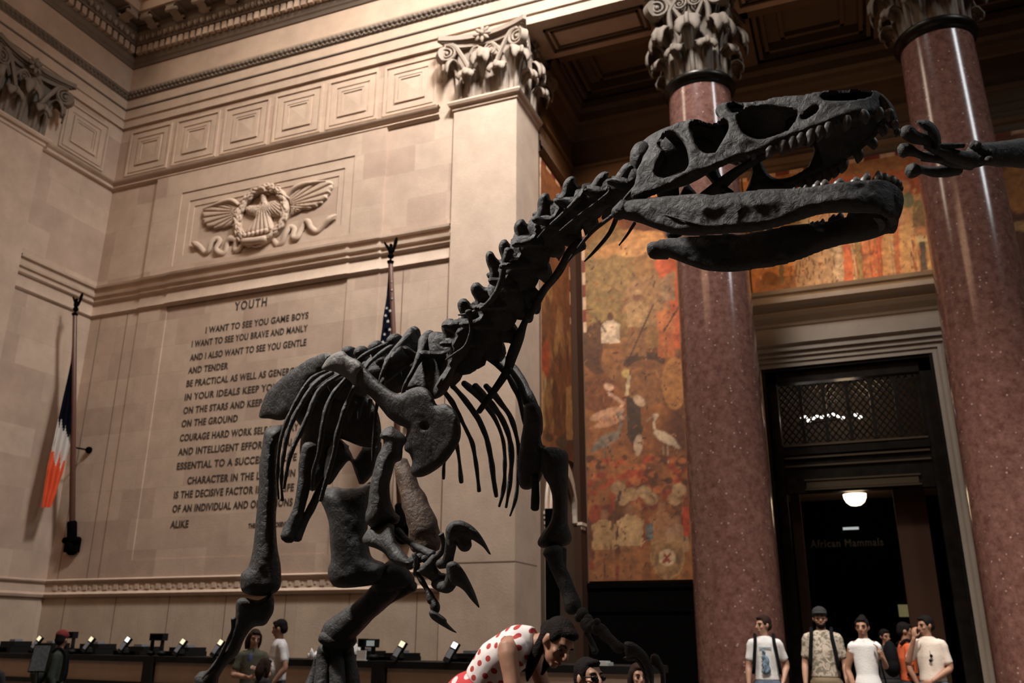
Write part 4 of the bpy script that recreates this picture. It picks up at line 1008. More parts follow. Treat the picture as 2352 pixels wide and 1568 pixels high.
for px, py in ((1842, 961), (1850, 958), (1858, 966), (1867, 960), (1876, 957), (1888, 957), (1902, 955), (1913, 952), (1926, 955), (1936, 960), (1966, 952), (1976, 958)):
    p = onY(px, py, 19.6); q = MB(); q.ball(p, (.042, .042, .036), 8, 6); q.build('light_bead', M['light_bead'], ch)
mb.tube([(bar[0].lerp(bar[1], .5)), (bar[0].lerp(bar[1], .5)).xy.to_3d()+Vector((0, 0, 6.7))], .015, 6, 1)
mb.build('bead_rail', M['bronze'], ch)
M['dimsign'] = simple('dim_sign_letters', (.05, .038, .036), .6); M['signlit'] = simple('lit_sign_tube', (.5, .55, .55), .5, emit=(.75, .85, .85), estr=.5)
sg = empty('corridor_sign', onY(1950, 1250, 20.4), 'faint African Mammals title and small lit tube on the dark wall beyond the bronze doorway', 'sign')
a = onY(1862, 1257, 20.43); b = onY(2030, 1252, 20.43); text('title_lettering', 'African Mammals', 0, 0, .22, 0, M['dimsign'], sg, width=b.x-a.x, origin=a)
a = onY(1936, 1214, 20.40); mb = MB(); mb.box((a.x, a.y, a.z-.02), (a.x+.32, a.y+.06, a.z+.03)); mb.build('lit_tube', M['signlit'], sg)
a = onY(2062, 1388, 20.2); b = onY(2094, 1416, 20.2); mb = MB(); mb.box((a.x, 20.2, b.z), (b.x, 20.24, a.z)); o = mb.build('lit_poster', simple('pale_green_poster', (.3, .28, .16), .6, emit=(.5, .42, .2), estr=.22, noise_amt=.5, nscale=4), smooth=False); tag(o, 'small pale green lit poster deep in the dark corridor, above the orange shirt', 'poster')
mb = MB(); mb.box((a.x-.05, 20.24, 0), (b.x+.05, 20.32, a.z+.06)); st = mb.build('poster_stand', M['black'], o, smooth=False)
# ================================================================== THE MEAT-EATER SKELETON
dino = empty('dinosaur_skeleton', (-1.9, 3.4, 0.78), 'mounted charcoal skeleton of a large meat-eating dinosaur with open toothy jaws', 'dinosaur skeleton')
def zf(x0, y0, s): return lambda x, y: (x0+x/s, y0+y/s)
ZA = zf(1400, 180, 3.357); ZN = zf(950, 350, 2.613); ZT = zf(580, 720, 3.136); ZL = zf(440, 950, 2.5375); ZH = zf(700, 950, 2.904); ZG = zf(1100, 950, 2.538); ZR = zf(1400, 0, 2.47); ZF = zf(1200, 1330, 6.533)
def mpp(t): return t/FPX                     # metres per pixel at depth t
BM = M['bone']
def bone(name, Zf, pts, n=14, sub=5, mat=None, parent=None, sq=None, rough=.004):
    """pts [(x, y, depth, radius)] in the traced frame"""
    s = Zf(1, 0)[0]-Zf(0, 0)[0]; q = []; r = []
    for x, y, t, rr in pts: q.append(P(*Zf(x, y), t)); r.append(rr*s*mpp(t))
    mb = MB(); mb.tube(q, r, n, sub, flat=(FWD, sq) if sq else None, rough=rough)
    return mb.build(name, mat or BM, parent or dino)
def lin(a, b, c):
    """depth plane through three (px, py, t)"""
    A = np.array([[a[0], a[1], 1], [b[0], b[1], 1], [c[0], c[1], 1]], float); k = np.linalg.solve(A, np.array([a[2], b[2], c[2]], float))
    return lambda x, y: k[0]*x+k[1]*y+k[2]
def slab(name, Zf, outline, depth, T, R, holes=(), step=9, mat=None, parent=None, rough=.006, mod=None, curve=None):
    dfun = depth if callable(depth) else (lambda x, y: depth)
    def fm(x, y):
        px, py = Zf(x, y); d = Vector(ray(px, py)).normalized(); t = dfun(px, py)+(curve(x, y) if curve else 0)
        return P(px, py, t), d
    mb = MB(); plate(mb, outline, fm, T, R, holes, step, rough, mod); return mb.build(name, mat or BM, parent or dino)

# ---- skull frame: the animal's left lies 8 degrees off straight away from the camera
LAT = Vector((math.sin(math.radians(8)), math.cos(math.radians(8)), 0)); SF = Vector((LAT.y, -LAT.x, 0))
A0 = P(*ZA(55, 1040), 2.62); WB = 0.150
M0 = A0+LAT*WB
TIPS = (P(*ZA(2235, 900), 2.62-0.05)-M0).dot(SF)
def wid(s):
    k = min(1, max(0, s/TIPS))
    if k < .35: return WB
    if k < .7: q = (k-.35)/.35; return WB-(WB-.118)*q
    q = (k-.7)/.3; return .118*math.sqrt(max(0.0, 1-q*q*.985))
def skin(px, py, inset=0.0, sgn=-1, top=0.0):
    """point of the side wall of the head seen at this pixel, then mirrored if sgn = +1"""
    d = Vector(ray(px, py)); c = Vector(CAM); t = 2.6
    for _ in range(30):
        p = c+d*t; s = (p-M0).dot(SF); l = -(wid(s)*(1-top*max(0, p.z-2.80))-inset)
        t2 = (l-(c-M0).dot(LAT))/d.dot(LAT); t = t*.5+t2*.5
    p = c+d*t
    if sgn > 0: p = p-LAT*(2*(p-M0).dot(LAT))
    return p
def fS(sgn, top, inset=0.0):
    def fm(x, y): return skin(*ZA(x, y), inset, sgn, top), LAT*(-1 if sgn < 0 else 1)
    return fm
UP = [(165, 890), (190, 830), (205, 765), (215, 705), (250, 640), (300, 585), (345, 530), (385, 460), (430, 405), (490, 362), (545, 338), (610, 323), (690, 320), (745, 340), (800, 350), (835, 335), (850, 310), (822, 280), (816, 245), (840, 208), (890, 186), (960, 179), (1040, 188), (1130, 180), (1200, 176), (1250, 157), (1320, 143), (1400, 140), (1500, 130), (1600, 110), (1720, 96), (1850, 90), (1970, 90), (2050, 98), (2115, 132), (2165, 182), (2200, 240), (2218, 300), (2214, 350), (2196, 388), (2170, 352), (2130, 318), (2055, 290), (1960, 300), (1830, 326), (1700, 362), (1600, 402), (1480, 446), (1350, 500), (1230, 556), (1100, 604), (1000, 632), (920, 655), (800, 708), (660, 756), (560, 796), (480, 840), (380, 884), (300, 912), (240, 940), (195, 944), (170, 920)]
H_ANT = [(1012, 345), (1008, 295), (1060, 258), (1150, 242), (1250, 240), (1350, 252), (1440, 266), (1446, 300), (1420, 350), (1380, 400), (1300, 438), (1220, 464), (1150, 470), (1080, 450), (1035, 410)]
H_NAR = [(1650, 158), (1690, 134), (1760, 118), (1880, 106), (1980, 104), (2026, 118), (2008, 144), (1940, 163), (1850, 176), (1750, 179), (1680, 174)]
H_ORB = [(640, 372), (665, 345), (715, 348), (780, 368), (840, 362), (900, 345), (918, 372), (905, 430), (872, 490), (842, 540), (822, 570), (760, 580), (712, 560), (685, 520), (660, 460), (640, 415)]
H_INF = [(390, 520), (405, 470), (450, 437), (500, 437), (550, 470), (590, 540), (608, 620), (604, 690), (560, 728), (480, 758), (405, 765), (372, 740), (385, 680), (415, 610), (430, 568)]
H_LAC = [(930, 222), (985, 196), (1040, 222), (1008, 256), (952, 270)]
H_MAX = [(1486, 312), (1560, 262), (1606, 240), (1600, 262), (1520, 318)]
mb = MB(); plate(mb, UP, fS(-1, 1.6), .016, 34, (H_ANT, H_NAR, H_ORB, H_INF, H_LAC, H_MAX), 15, .006); SKULL = mb.build('skull', BM, dino)
mb = MB(); plate(mb, UP, fS(1, 1.6), .016, 34, (H_ANT, H_ORB, H_INF), 20, .006); mb.build('far_cheek', BM, SKULL)
TOPL = [(430, 420), (545, 350), (690, 332), (800, 362), (850, 322), (838, 222), (900, 196), (1040, 200), (1200, 188), (1320, 156), (1500, 142), (1620, 122), (1720, 108), (1850, 100), (1970, 102), (2050, 110), (2110, 142), (2160, 195), (2196, 255), (2210, 315), (2207, 350), (2192, 380)]
mb = MB(); rows = []
for x, y in TOPL:
    a, b = skin(*ZA(x, y), .006, -1, 1.6), skin(*ZA(x, y), .006, 1, 1.6); n = 9
    rows.append([a.lerp(b, i/(n-1))+Vector((0, 0, .012*math.sin(PI*i/(n-1))-.03*(1 if 2 < TOPL.index((x, y)) < 5 else 0)*math.sin(PI*i/(n-1)))) for i in range(n)])
low = [[p-Vector((0, 0, .014)) for p in r] for r in rows]
mb.strip(rows); mb.strip(low); mb.strip([rows[0], low[0]]); mb.strip([rows[-1], low[-1]]); mb.build('skull_roof', BM, SKULL)
# braincase, occiput and palate struts inside the head
c = skin(*ZA(520, 560), .15, -1, 1.6)
mb = MB(); mb.ball(c, (.15, .075, .085), 18, 12, (SF, LAT, Vector((0, 0, 1)))); mb.ball(c-SF*.10+Vector((0, 0, -.03)), (.05, .10, .08), 14, 10, (SF, LAT, Vector((0, 0, 1))))
mb.ball(c-SF*.16+Vector((0, 0, -.03)), (.035, .035, .03), 12, 8)
a = skin(*ZA(300, 800), .05, -1, 0); mb.tube([a, c-SF*.06, skin(*ZA(300, 800), .05, 1, 0)], [.03, .05, .03], 10, 4); mb.build('braincase', BM, SKULL)
mb = MB()
for sg in (-1, 1):
    mb.tube([skin(*ZA(330, 850), .05, sg, 0), skin(*ZA(600, 760), .07, sg, 0), skin(*ZA(900, 600), .09, sg, 0), skin(*ZA(1300, 430), .09, sg, 0)], [.022, .03, .02, .012], 10, 5, flat=(Vector((0, 0, 1)), .6))
mb.tube([skin(*ZA(1400, 380), .11, -1, 0), skin(*ZA(1700, 300), .1, -1, 0), skin(*ZA(2050, 210), .03, -1, 0)], [.03, .035, .03], 10, 5); mb.build('palate', BM, SKULL)
bone('throat_rod', ZA, [(815, 775, 2.72, 22), (870, 830, 2.70, 20), (940, 890, 2.68, 24)], parent=SKULL)

# ---- lower jaw: one half per side, meeting at the chin
JW = [(48, 1040), (62, 1000), (105, 962), (160, 948), (205, 940), (350, 925), (500, 908), (620, 900), (710, 892), (800, 906), (900, 893), (1000, 884), (1100, 872), (1200, 860), (1350, 858), (1500, 850), (1650, 830), (1800, 808), (1950, 795), (2070, 787), (2150, 797), (2215, 830), (2245, 870), (2254, 930), (2246, 990), (2222, 1040), (2190, 1068), (2150, 1078), (2110, 1060), (2060, 1036), (1900, 1028), (1750, 1026), (1650, 1034), (1550, 1058), (1420, 1102), (1250, 1152), (1100, 1177), (900, 1192), (700, 1206), (570, 1205), (480, 1196), (360, 1160), (250, 1120), (160, 1092), (90, 1076)]
def jmod(x, y): return 1.0+0.30*math.exp(-((y-1010-(x-900)*-.05)/60)**2)
mb = MB(); plate(mb, JW, fS(-1, 0), .024, 46, (), 15, .005, jmod)
mb.tube([skin(*ZA(850, 1182), -.026, -1, 0), skin(*ZA(930, 1075), -.032, -1, 0), skin(*ZA(1065, 955), -.026, -1, 0)], .0018, 6, 4)
mb.tube([skin(*ZA(400, 1040), -.024, -1, 0), skin(*ZA(600, 1100), -.030, -1, 0), skin(*ZA(740, 1130), -.031, -1, 0), skin(*ZA(900, 1125), -.03, -1, 0)], .003, 6, 4)
mb.tube([skin(*ZA(75, 1040), 0, -1, 0)-SF*.01, skin(*ZA(130, 1000), -.01, -1, 0)], [.022, .028], 10, 1, rough=.006)
JAW = mb.build('lower_jaw', BM, dino)
mb = MB(); plate(mb, JW, fS(1, 0), .024, 46, (), 18, .005, jmod)
mb.tube([skin(*ZA(75, 1040), 0, 1, 0)-SF*.01, skin(*ZA(140, 1000), -.01, 1, 0)], [.03, .035], 10, 1, rough=.01); mb.build('far_jaw_half', BM, JAW)
mb = MB(); rows = []
for x, y in ((2150, 806), (2205, 834), (2236, 872), (2245, 930), (2237, 985), (2213, 1034), (2180, 1060), (2120, 1056)):
    a, b = skin(*ZA(x, y), .002, -1, 0), skin(*ZA(x, y), .002, 1, 0); rows.append([a.lerp(b, i/8)+SF*(.007*math.sin(PI*i/8)) for i in range(9)])
mb.strip(rows); mb.strip([[p-SF*.03 for p in r] for r in rows]); mb.build('chin', BM, JAW)
mb = MB(); rows = []
for x, y in ((1540, 430), (1600, 408), (1700, 370), (1830, 326), (1960, 290), (2050, 264), (2120, 270), (2165, 318), (2186, 352)):
    a, b = skin(*ZA(x, y), .012, -1, 1.6), skin(*ZA(x, y), .012, 1, 1.6); rows.append([a.lerp(b, i/8)+Vector((0, 0, .035*math.sin(PI*i/8))) for i in range(9)])
mb.strip(rows); mb.strip([[p+Vector((0, 0, .012)) for p in r] for r in rows]); mb.build('palate_roof', BM, SKULL)
# ---- teeth
def tooth(par, base, tip, sgn, inset, top, r=.0115, up=False):
    b = skin(*ZA(*base), inset, sgn, top); t = skin(*ZA(*tip), inset*.6, sgn, top); d = t-b
    mid = b.lerp(t, .5)+SF*(d.length*.10); mb = MB(); mb.tube([b-d*.12, b.lerp(mid, .5), mid, t.lerp(mid, .35), t], [r, r*1.08, r*.9, r*.55, r*.12], 8, 2, flat=(LAT, .72)); mb.build('tooth', M['tooth'], par)
UT = [((2150, 262), (2152, 332)), ((2066, 252), (2070, 336)), ((1948, 272), (1975, 356)), ((1822, 312), (1820, 408)), ((1682, 362), (1672, 458)), ((1612, 392), (1604, 488)), ((1548, 412), (1530, 528)), ((1475, 440), (1452, 532)), ((1408, 468), (1392, 575)), ((1338, 498), (1326, 592)), ((1236, 540), (1214, 622)), ((1282, 515), (1272, 540)), ((1112, 585), (1098, 628)), ((1070, 590), (1062, 612)), ((2200, 340), (2192, 400))]
for b, t in UT:
    for sg in (-1, 1): tooth(SKULL, b, t, sg, -.010 if b[0] > 1900 else -.004, 1.6, .0145 if t[1]-b[1] > 60 else .009)
LT = [((1420, 862), (1426, 838)), ((1462, 860), (1470, 836)), ((1502, 858), (1512, 818)), ((1592, 845), (1604, 788)), ((1645, 834), (1662, 778)), ((1755, 822), (1782, 768)), ((1888, 806), (1900, 758)), ((1962, 798), (1984, 722)), ((2060, 790), (2070, 712)), ((2112, 790), (2120, 728)), ((2168, 804), (2182, 750)), ((2212, 826), (2222, 778))]
for b, t in LT:
    for sg in (-1, 1): tooth(JAW, (b[0], b[1]+6), t, sg, .002, 0, .0125 if b[1]-t[1] > 40 else .007)

# ---- neck and back bones (px centre, px spine tip, depth)
NV = [((1445, 428), (1432, 384), 2.78, 36), ((1388, 450), (1376, 402), 2.83, 42), ((1332, 476), (1300, 416), 2.88, 48), ((1284, 512), (1240, 456), 2.93, 52), ((1240, 552), (1184, 518), 2.98, 54), ((1206, 600), (1148, 566), 3.03, 54), ((1180, 650), (1118, 592), 3.08, 54), ((1155, 695), (1084, 664), 3.13, 54), ((1125, 740), (1054, 700), 3.18, 54), ((1090, 782), (1018, 746), 3.24, 58),
      ((1040, 820), (980, 772), 3.32, 60), ((985, 840), (944, 757), 3.42, 56), ((938, 850), (905, 780), 3.52, 52), ((893, 856), (862, 796), 3.63, 48), ((850, 862), (828, 806), 3.74, 46), ((808, 872), (802, 806), 3.85, 44), ((768, 884), (764, 826), 4.02, 42), ((732, 898), (728, 842), 4.22, 38), ((702, 914), (698, 864), 4.42, 34)]
for i, (c, s, t, r) in enumerate(NV):
    c2 = NV[min(i+1, len(NV)-1)][0]; c0 = NV[max(i-1, 0)][0]; tn = Vector((c2[0]-c0[0], c2[1]-c0[1])).normalized(); t2 = NV[min(i+1, len(NV)-1)][2]
    q = lambda x, y, d=0.0: P(c[0]+x, c[1]+y, t+d)
    k = mpp(t); R_ = r*k; mb = MB()
    L = 26 if i < 10 else 24
    mb.tube([q(-tn.x*L, -tn.y*L, -.02), q(-tn.x*L*.5, -tn.y*L*.5), q(0, 0), q(tn.x*L*.5, tn.y*L*.5), q(tn.x*L, tn.y*L, .02)], [R_*.92, R_*.74, R_*.66, R_*.74, R_*.95], 16, 3, rough=.010)
    sx, sy = s[0]-c[0], s[1]-c[1]; hh = math.hypot(sx, sy); nx, ny = sx/hh, sy/hh; ax, ay = tn.x, tn.y      # n: towards the spine tip, a: towards the tail
    G = math.hypot(c2[0]-c[0], c2[1]-c[1]) if i < len(NV)-1 else 44
    def W(u, v): return (c[0]+ax*u*G+nx*v*hh, c[1]+ay*u*G+ny*v*hh)
    def wing(poly, d0, dn, T, Rr):
        """thin curved plate of the arch; depth offset grows by dn along v"""
        pl = [W(u, v) for u, v in poly]
        def fm(x, y):
            rx, ry = x-c[0], y-c[1]; v = (rx*nx+ry*ny)/hh; u = (rx*ax+ry*ay)/G
            return P(x, y, t+d0+dn*v+.03*u*(1 if dn >= 0 else -1)), FWD
        plate(mb, pl, fm, T, Rr, (), 6, .004)
    if i < 12:
        wing([(-.34, .02), (-.54, .36), (-.52, .56), (-.34, .64), (-.30, .76), (-.38, .94), (-.26, 1.06), (-.04, 1.06), (.14, .97), (.26, .86), (.36, .76), (.52, .70), (.80, .60), (.98, .44), (.78, .28), (.44, .22), (.34, .0)], 0, 0, R_*.36, 13)
        wing([(-.30, -.05), (-.52, .22), (-.62, .46), (-.50, .56), (-.30, .48), (-.06, .34), (.22, .40), (.56, .66), (.74, .66), (.76, .50), (.52, .22), (.34, -.05), (.06, -.22)], -R_*.9, -R_*.25, R_*.20, 9)
        wing([(-.22, .05), (-.50, .40), (-.42, .60), (-.16, .50), (.16, .50), (.46, .78), (.64, .72), (.50, .36), (.30, .05)], R_*1.0, R_*.5, R_*.20, 9)
    else:
        mb.tube([q(sx*.25, sy*.25), q(sx*.6, sy*.6), q(sx, sy)], [R_*.62, R_*.42, R_*.46], 12, 4, flat=(Vector((tn.x, 0, -tn.y)), .8), rough=.008)
        for sd in (-1, 1): mb.tube([q(sx*.3, sy*.3), q(sx*.45, sy*.45, sd*(.08 if i < 14 else .03)), q(sx*.40+sd*(10 if i < 14 else 3), sy*.40, sd*(.15 if i < 14 else .05))], [R_*.4, R_*.24, R_*.2], 10, 3, rough=.006)
    for sd in ((1,) if i < 12 or i > 14 else (-1, 1)):                     # side processes that carry the ribs
        mb.tube([q(0, 0), q(-sx*.18+ax*6, -sy*.18+ay*6, sd*R_*1.1), q(-sx*.42+ax*14, -sy*.42+ay*14, sd*R_*1.25)], [R_*.46, R_*.26, R_*.12], 10, 4, rough=.006)
    if i < 10: mb.tube([q(-sx*.3, -sy*.3, .02), q(-sx*.72, -sy*.72, .05), q(-sx*.95+ax*14, -sy*.95+ay*14, .07)], [R_*.55, R_*.42, R_*.14], 10, 3, rough=.01)
    mb.build('neck_vertebra' if i < 10 else 'back_vertebra', BM, dino)
def rod(name, pts, mat=None, parent=None):
    mb = MB(); mb.tube([P(x, y, t) for x, y, t, r in pts], [r*mpp(t) for x, y, t, r in pts], 8, 6); return mb.build(name, mat or BM, parent or dino)
for pts in ([(1399, 432, 2.72, 4), (1398, 442, 2.72, 4), (1370, 465, 2.74, 3), (1320, 502, 2.78, 2.6), (1272, 542, 2.84, 2)],
            [(1330, 455, 2.76, 7), (1300, 485, 2.78, 5), (1255, 525, 2.84, 3), (1230, 552, 2.9, 2.2), (1205, 575, 2.94, 1.6)],
            [(1462, 430, 2.68, 7), (1440, 452, 2.68, 5), (1412, 490, 2.70, 5), (1360, 532, 2.76, 5), (1318, 582, 2.82, 3), (1305, 600, 2.84, 1.5)],
            [(1418, 495, 2.80, 6), (1400, 535, 2.82, 5), (1370, 572, 2.86, 4), (1343, 600, 2.9, 1.8)],
            [(1458, 512, 2.82, 4), (1440, 540, 2.84, 3), (1422, 563, 2.86, 1.6)],
            [(1335, 560, 2.9, 16), (1310, 580, 2.92, 12), (1290, 610, 2.95, 8), (1262, 650, 3.0, 6), (1240, 680, 3.05, 7)],
            [(1300, 605, 2.98, 4), (1282, 630, 3.0, 7), (1250, 665, 3.04, 9), (1228, 705, 3.08, 9), (1216, 732, 3.1, 3)],
            [(1230, 670, 3.1, 10), (1224, 700, 3.12, 8), (1205, 740, 3.16, 8), (1190, 780, 3.2, 13), (1175, 820, 3.24, 13), (1160, 860, 3.26, 10), (1100, 945, 3.28, 7)],
            [(1170, 575, 2.94, 12), (1158, 610, 2.94, 7), (1150, 650, 2.95, 8), (1135, 680, 2.97, 7), (1110, 705, 3.0, 5), (1075, 720, 3.03, 3.5), (1053, 723, 3.05, 2)],
            [(1076, 715, 3.0, 9), (1081, 740, 3.0, 5), (1080, 765, 3.0, 4), (1068, 795, 3.0, 4), (1045, 812, 3.01, 3.5), (1024, 826, 3.02, 2)]):
    rod('neck_rib', pts)
# broad wing-like processes at the shoulder end of the neck
slab('shoulder_process', ZT, [(1600, 60), (1640, 100), (1600, 210), (1560, 290), (1470, 380), (1440, 470), (1400, 560), (1330, 610), (1300, 560), (1340, 470), (1400, 380), (1420, 280), (1440, 180), (1490, 90)], lin((1040, 760, 3.10), (1000, 900, 3.12), (1100, 760, 3.2)), .05, 60, step=26)
slab('shoulder_process', ZT, [(1360, 90), (1390, 60), (1470, 40), (1570, 40), (1560, 100), (1545, 140), (1490, 160), (1420, 130)], 3.14, .03, 30, step=20)
slab('rib_plate', ZT, [(1138, 100), (1165, 125), (1205, 190), (1218, 250), (1175, 330), (1095, 400), (1005, 470), (940, 520), (915, 500), (930, 400), (962, 320), (1030, 240), (1090, 165)], lin((943, 755, 3.38), (880, 885, 3.26), (960, 800, 3.36)), .02, 34, step=16)
slab('rib_plate', ZT, [(1238, 210), (1258, 150), (1310, 130), (1400, 150), (1440, 260), (1450, 420), (1410, 530), (1335, 610), (1280, 605), (1230, 560), (1100, 552), (1088, 535), (1150, 430), (1205, 310)], lin((985, 765, 3.30), (940, 890, 3.20), (1030, 800, 3.24)), .03, 50, step=20, curve=lambda x, y: .0001*(y-300))
RB = [[(1280, 150, 3.30, 34), (1240, 200, 3.27, 38), (1215, 290, 3.22, 26), (1150, 420, 3.18, 16), (1100, 520, 3.17, 14), (1070, 640, 3.2, 12)], [(1150, 130, 3.40, 30), (1110, 190, 3.36, 34), (1010, 290, 3.32, 22), (950, 390, 3.27, 14), (920, 500, 3.27, 12), (900, 640, 3.3, 12)],
      [(1060, 205, 3.50, 18), (940, 280, 3.46, 16), (850, 350, 3.42, 13), (800, 420, 3.4, 11), (770, 520, 3.4, 10)], [(1040, 190, 3.58, 14), (900, 250, 3.54, 13), (790, 310, 3.5, 11), (720, 380, 3.5, 10)],
      [(545, 410, 3.72, 12), (470, 440, 3.70, 13), (390, 510, 3.67, 14), (310, 640, 3.63, 14), (245, 780, 3.6, 14), (205, 900, 3.58, 13), (185, 1050, 3.57, 11), (180, 1200, 3.57, 9), (188, 1335, 3.57, 7)],
      [(580, 425, 3.66, 12), (500, 470, 3.64, 14), (420, 545, 3.61, 15), (330, 690, 3.57, 15), (268, 820, 3.54, 15), (240, 930, 3.52, 14), (215, 1080, 3.51, 12), (208, 1220, 3.51, 11), (216, 1345, 3.51, 9)],
      [(650, 430, 3.60, 12), (540, 500, 3.58, 15), (460, 580, 3.55, 16), (410, 710, 3.51, 16), (350, 850, 3.48, 15), (290, 970, 3.46, 15), (262, 1060, 3.45, 13), (240, 1180, 3.45, 11), (226, 1260, 3.45, 8)],
      [(700, 440, 3.54, 12), (620, 530, 3.51, 15), (560, 620, 3.48, 16), (520, 740, 3.45, 16), (495, 880, 3.43, 15), (475, 1010, 3.42, 14), (440, 1140, 3.42, 12), (430, 1260, 3.43, 9)],
      [(745, 500, 3.44, 12), (700, 600, 3.41, 14), (655, 710, 3.38, 15), (615, 850, 3.36, 15), (590, 990, 3.35, 15), (550, 1140, 3.35, 15), (515, 1260, 3.35, 15), (490, 1345, 3.35, 13)],
      [(900, 620, 3.34, 9), (885, 760, 3.32, 10), (875, 900, 3.31, 10), (868, 1060, 3.31, 8)]]
for r in RB: bone('rib', ZT, [(x, y, t, q*1.22) for x, y, t, q in r], 10, 5)
RL = [[(1380, 560, 3.42, 18), (1440, 640, 3.46, 18), (1500, 760, 3.50, 15), (1560, 880, 3.53, 14), (1590, 960, 3.55, 14), (1615, 1120, 3.57, 13), (1632, 1278, 3.58, 11)], [(1440, 520, 3.42, 20), (1520, 610, 3.46, 19), (1620, 750, 3.50, 19), (1680, 880, 3.53, 18), (1715, 1040, 3.55, 17), (1735, 1180, 3.56, 16), (1755, 1315, 3.57, 14)],
      [(1520, 500, 3.40, 22), (1600, 570, 3.44, 22), (1700, 680, 3.48, 20), (1770, 810, 3.51, 16), (1810, 940, 3.53, 15), (1818, 1120, 3.54, 14), (1808, 1270, 3.54, 13), (1776, 1388, 3.54, 8)], [(1600, 520, 3.36, 22), (1690, 620, 3.40, 22), (1780, 730, 3.44, 20), (1840, 860, 3.47, 17), (1864, 1000, 3.49, 17), (1862, 1140, 3.5, 16), (1848, 1270, 3.5, 14), (1826, 1395, 3.5, 9)],
      [(1680, 520, 3.32, 20), (1760, 610, 3.36, 20), (1850, 730, 3.40, 18), (1896, 860, 3.43, 15), (1918, 980, 3.45, 13), (1916, 1160, 3.46, 15), (1896, 1330, 3.46, 14), (1856, 1455, 3.46, 9)], [(1440, 820, 3.6, 10), (1470, 940, 3.62, 13), (1490, 1080, 3.63, 12), (1504, 1215, 3.63, 13)], [(1390, 1030, 3.66, 10), (1380, 1100, 3.66, 12), (1376, 1188, 3.66, 11)], [(1560, 230, 3.3, 26), (1680, 300, 3.3, 24), (1800, 400, 3.3, 20), (1880, 520, 3.32, 18), (1930, 640, 3.34, 17), (1962, 800, 3.36, 14)],
      [(1850, 390, 3.24, 20), (1920, 500, 3.26, 22), (1975, 640, 3.27, 20), (1990, 720, 3.27, 14)], [(740, 640, 3.95, 14), (710, 700, 3.95, 14), (695, 770, 3.95, 8)], [(800, 600, 3.9, 14), (775, 680, 3.9, 14), (765, 760, 3.9, 8)], [(850, 620, 3.85, 12), (838, 690, 3.85, 14), (836, 750, 3.85, 8)]]
for r in RL: bone('rib', ZT, [(x, y, t, q*1.12) for x, y, t, q in r], 10, 5)

# ---- shoulder blades
D_RS = lin((770, 835, 3.42), (1040, 1000, 2.98), (960, 880, 3.08))
sc = [(505, 400), (522, 355), (545, 320), (600, 285), (650, 275), (690, 310), (770, 350), (860, 440), (960, 530), (1030, 572), (1080, 573), (1140, 540), (1210, 525), (1260, 545), (1300, 600), (1330, 655), (1390, 648), (1450, 690), (1490, 760), (1502, 850), (1490, 920), (1450, 990), (1390, 1070), (1300, 1140), (1220, 1176), (1160, 1170), (1138, 1125), (1150, 1070), (1130, 1010), (1095, 980), (1100, 900), (1110, 830), (1050, 800), (980, 750), (930, 690), (850, 600), (760, 530), (700, 480), (640, 440), (590, 415)]
slab('shoulder_blade', ZT, sc, D_RS, .045, 74, step=17, rough=.005, mod=lambda x, y: 1-.5*math.exp(-((x-1245)**2+(y-815)**2)/500))
slab('lit_blade_tip', ZT, [(500, 402), (518, 352), (545, 316), (600, 281), (652, 271), (694, 306), (772, 346), (800, 400), (770, 470), (735, 520), (700, 484), (640, 444), (590, 419)], lambda x, y: D_RS(x, y)-.004, .050, 70, step=14, rough=.007, mat=M['bone_lit'])  # added piece: light pooling on the blade end, put into the colour
D_LS = lin((1200, 940, 3.26), (1240, 1100, 3.30), (1240, 940, 3.22))
slab('shoulder_blade', ZT, [(1955, 690), (1962, 655), (2000, 642), (2045, 645), (2078, 690), (2092, 770), (2090, 850), (2078, 900), (2102, 990), (2100, 1080), (2082, 1180), (2045, 1235), (1985, 1268), (1930, 1250), (1912, 1160), (1915, 1030), (1932, 910), (1950, 800)], D_LS, .05, 60, step=18)
bone('shoulder_blade_blade', ZT, [(2020, 690, 3.25, 50), (1975, 590, 3.3, 48), (1930, 490, 3.38, 44), (1870, 410, 3.46, 46), (1790, 340, 3.55, 46)], sq=.5)
bone('breast_bone', ZT, [(2030, 1180, 3.25, 30), (2040, 1300, 3.24, 30), (2035, 1405, 3.23, 30)])
# ---- right arm
hum = [(505, 132), (540, 96), (580, 80), (606, 100), (650, 130), (682, 172), (656, 222), (652, 270), (642, 310), (602, 332), (584, 400), (566, 480), (574, 580), (604, 655), (637, 690), (612, 735), (545, 718), (500, 745), (452, 762), (410, 725), (404, 672), (420, 615), (426, 560), (440, 450), (460, 372), (482, 290), (520, 215), (522, 172), (502, 160)]
slab('upper_arm_bone', ZH, hum, lin((890, 985, 2.98), (870, 1200, 2.92), (920, 1000, 2.98)), .062, 78, step=16, mat=BM)
slab('forearm_bone', ZH, [(432, 756), (400, 800), (383, 835), (398, 872), (478, 900), (532, 932), (562, 972), (622, 1012), (692, 1022), (722, 985), (694, 958), (644, 900), (604, 830), (594, 740), (560, 708), (530, 716), (480, 745)], lin((850, 1230, 2.92), (930, 1290, 2.78), (900, 1200, 2.9)), .05, 60, step=16)
bone('forearm_bone', ZH, [(615, 782, 2.92, 30), (660, 830, 2.88, 24), (720, 868, 2.84, 25), (790, 905, 2.80, 27), (850, 940, 2.76, 30)])
mb = MB()
for x, y, t, r in ((725, 985, 2.75, 42), (765, 962, 2.73, 32), (800, 968, 2.72, 26), (700, 1010, 2.75, 30), (745, 1010, 2.73, 26)): mb.ball(P(*ZH(x, y), t), r/2.904*mpp(t))
mb.tube([P(*ZH(730, 935), 2.72), P(*ZH(742, 985), 2.71), P(*ZH(738, 1070), 2.71)], .008, 8, 3, rough=.004); mb.build('wrist_bones', BM, dino)
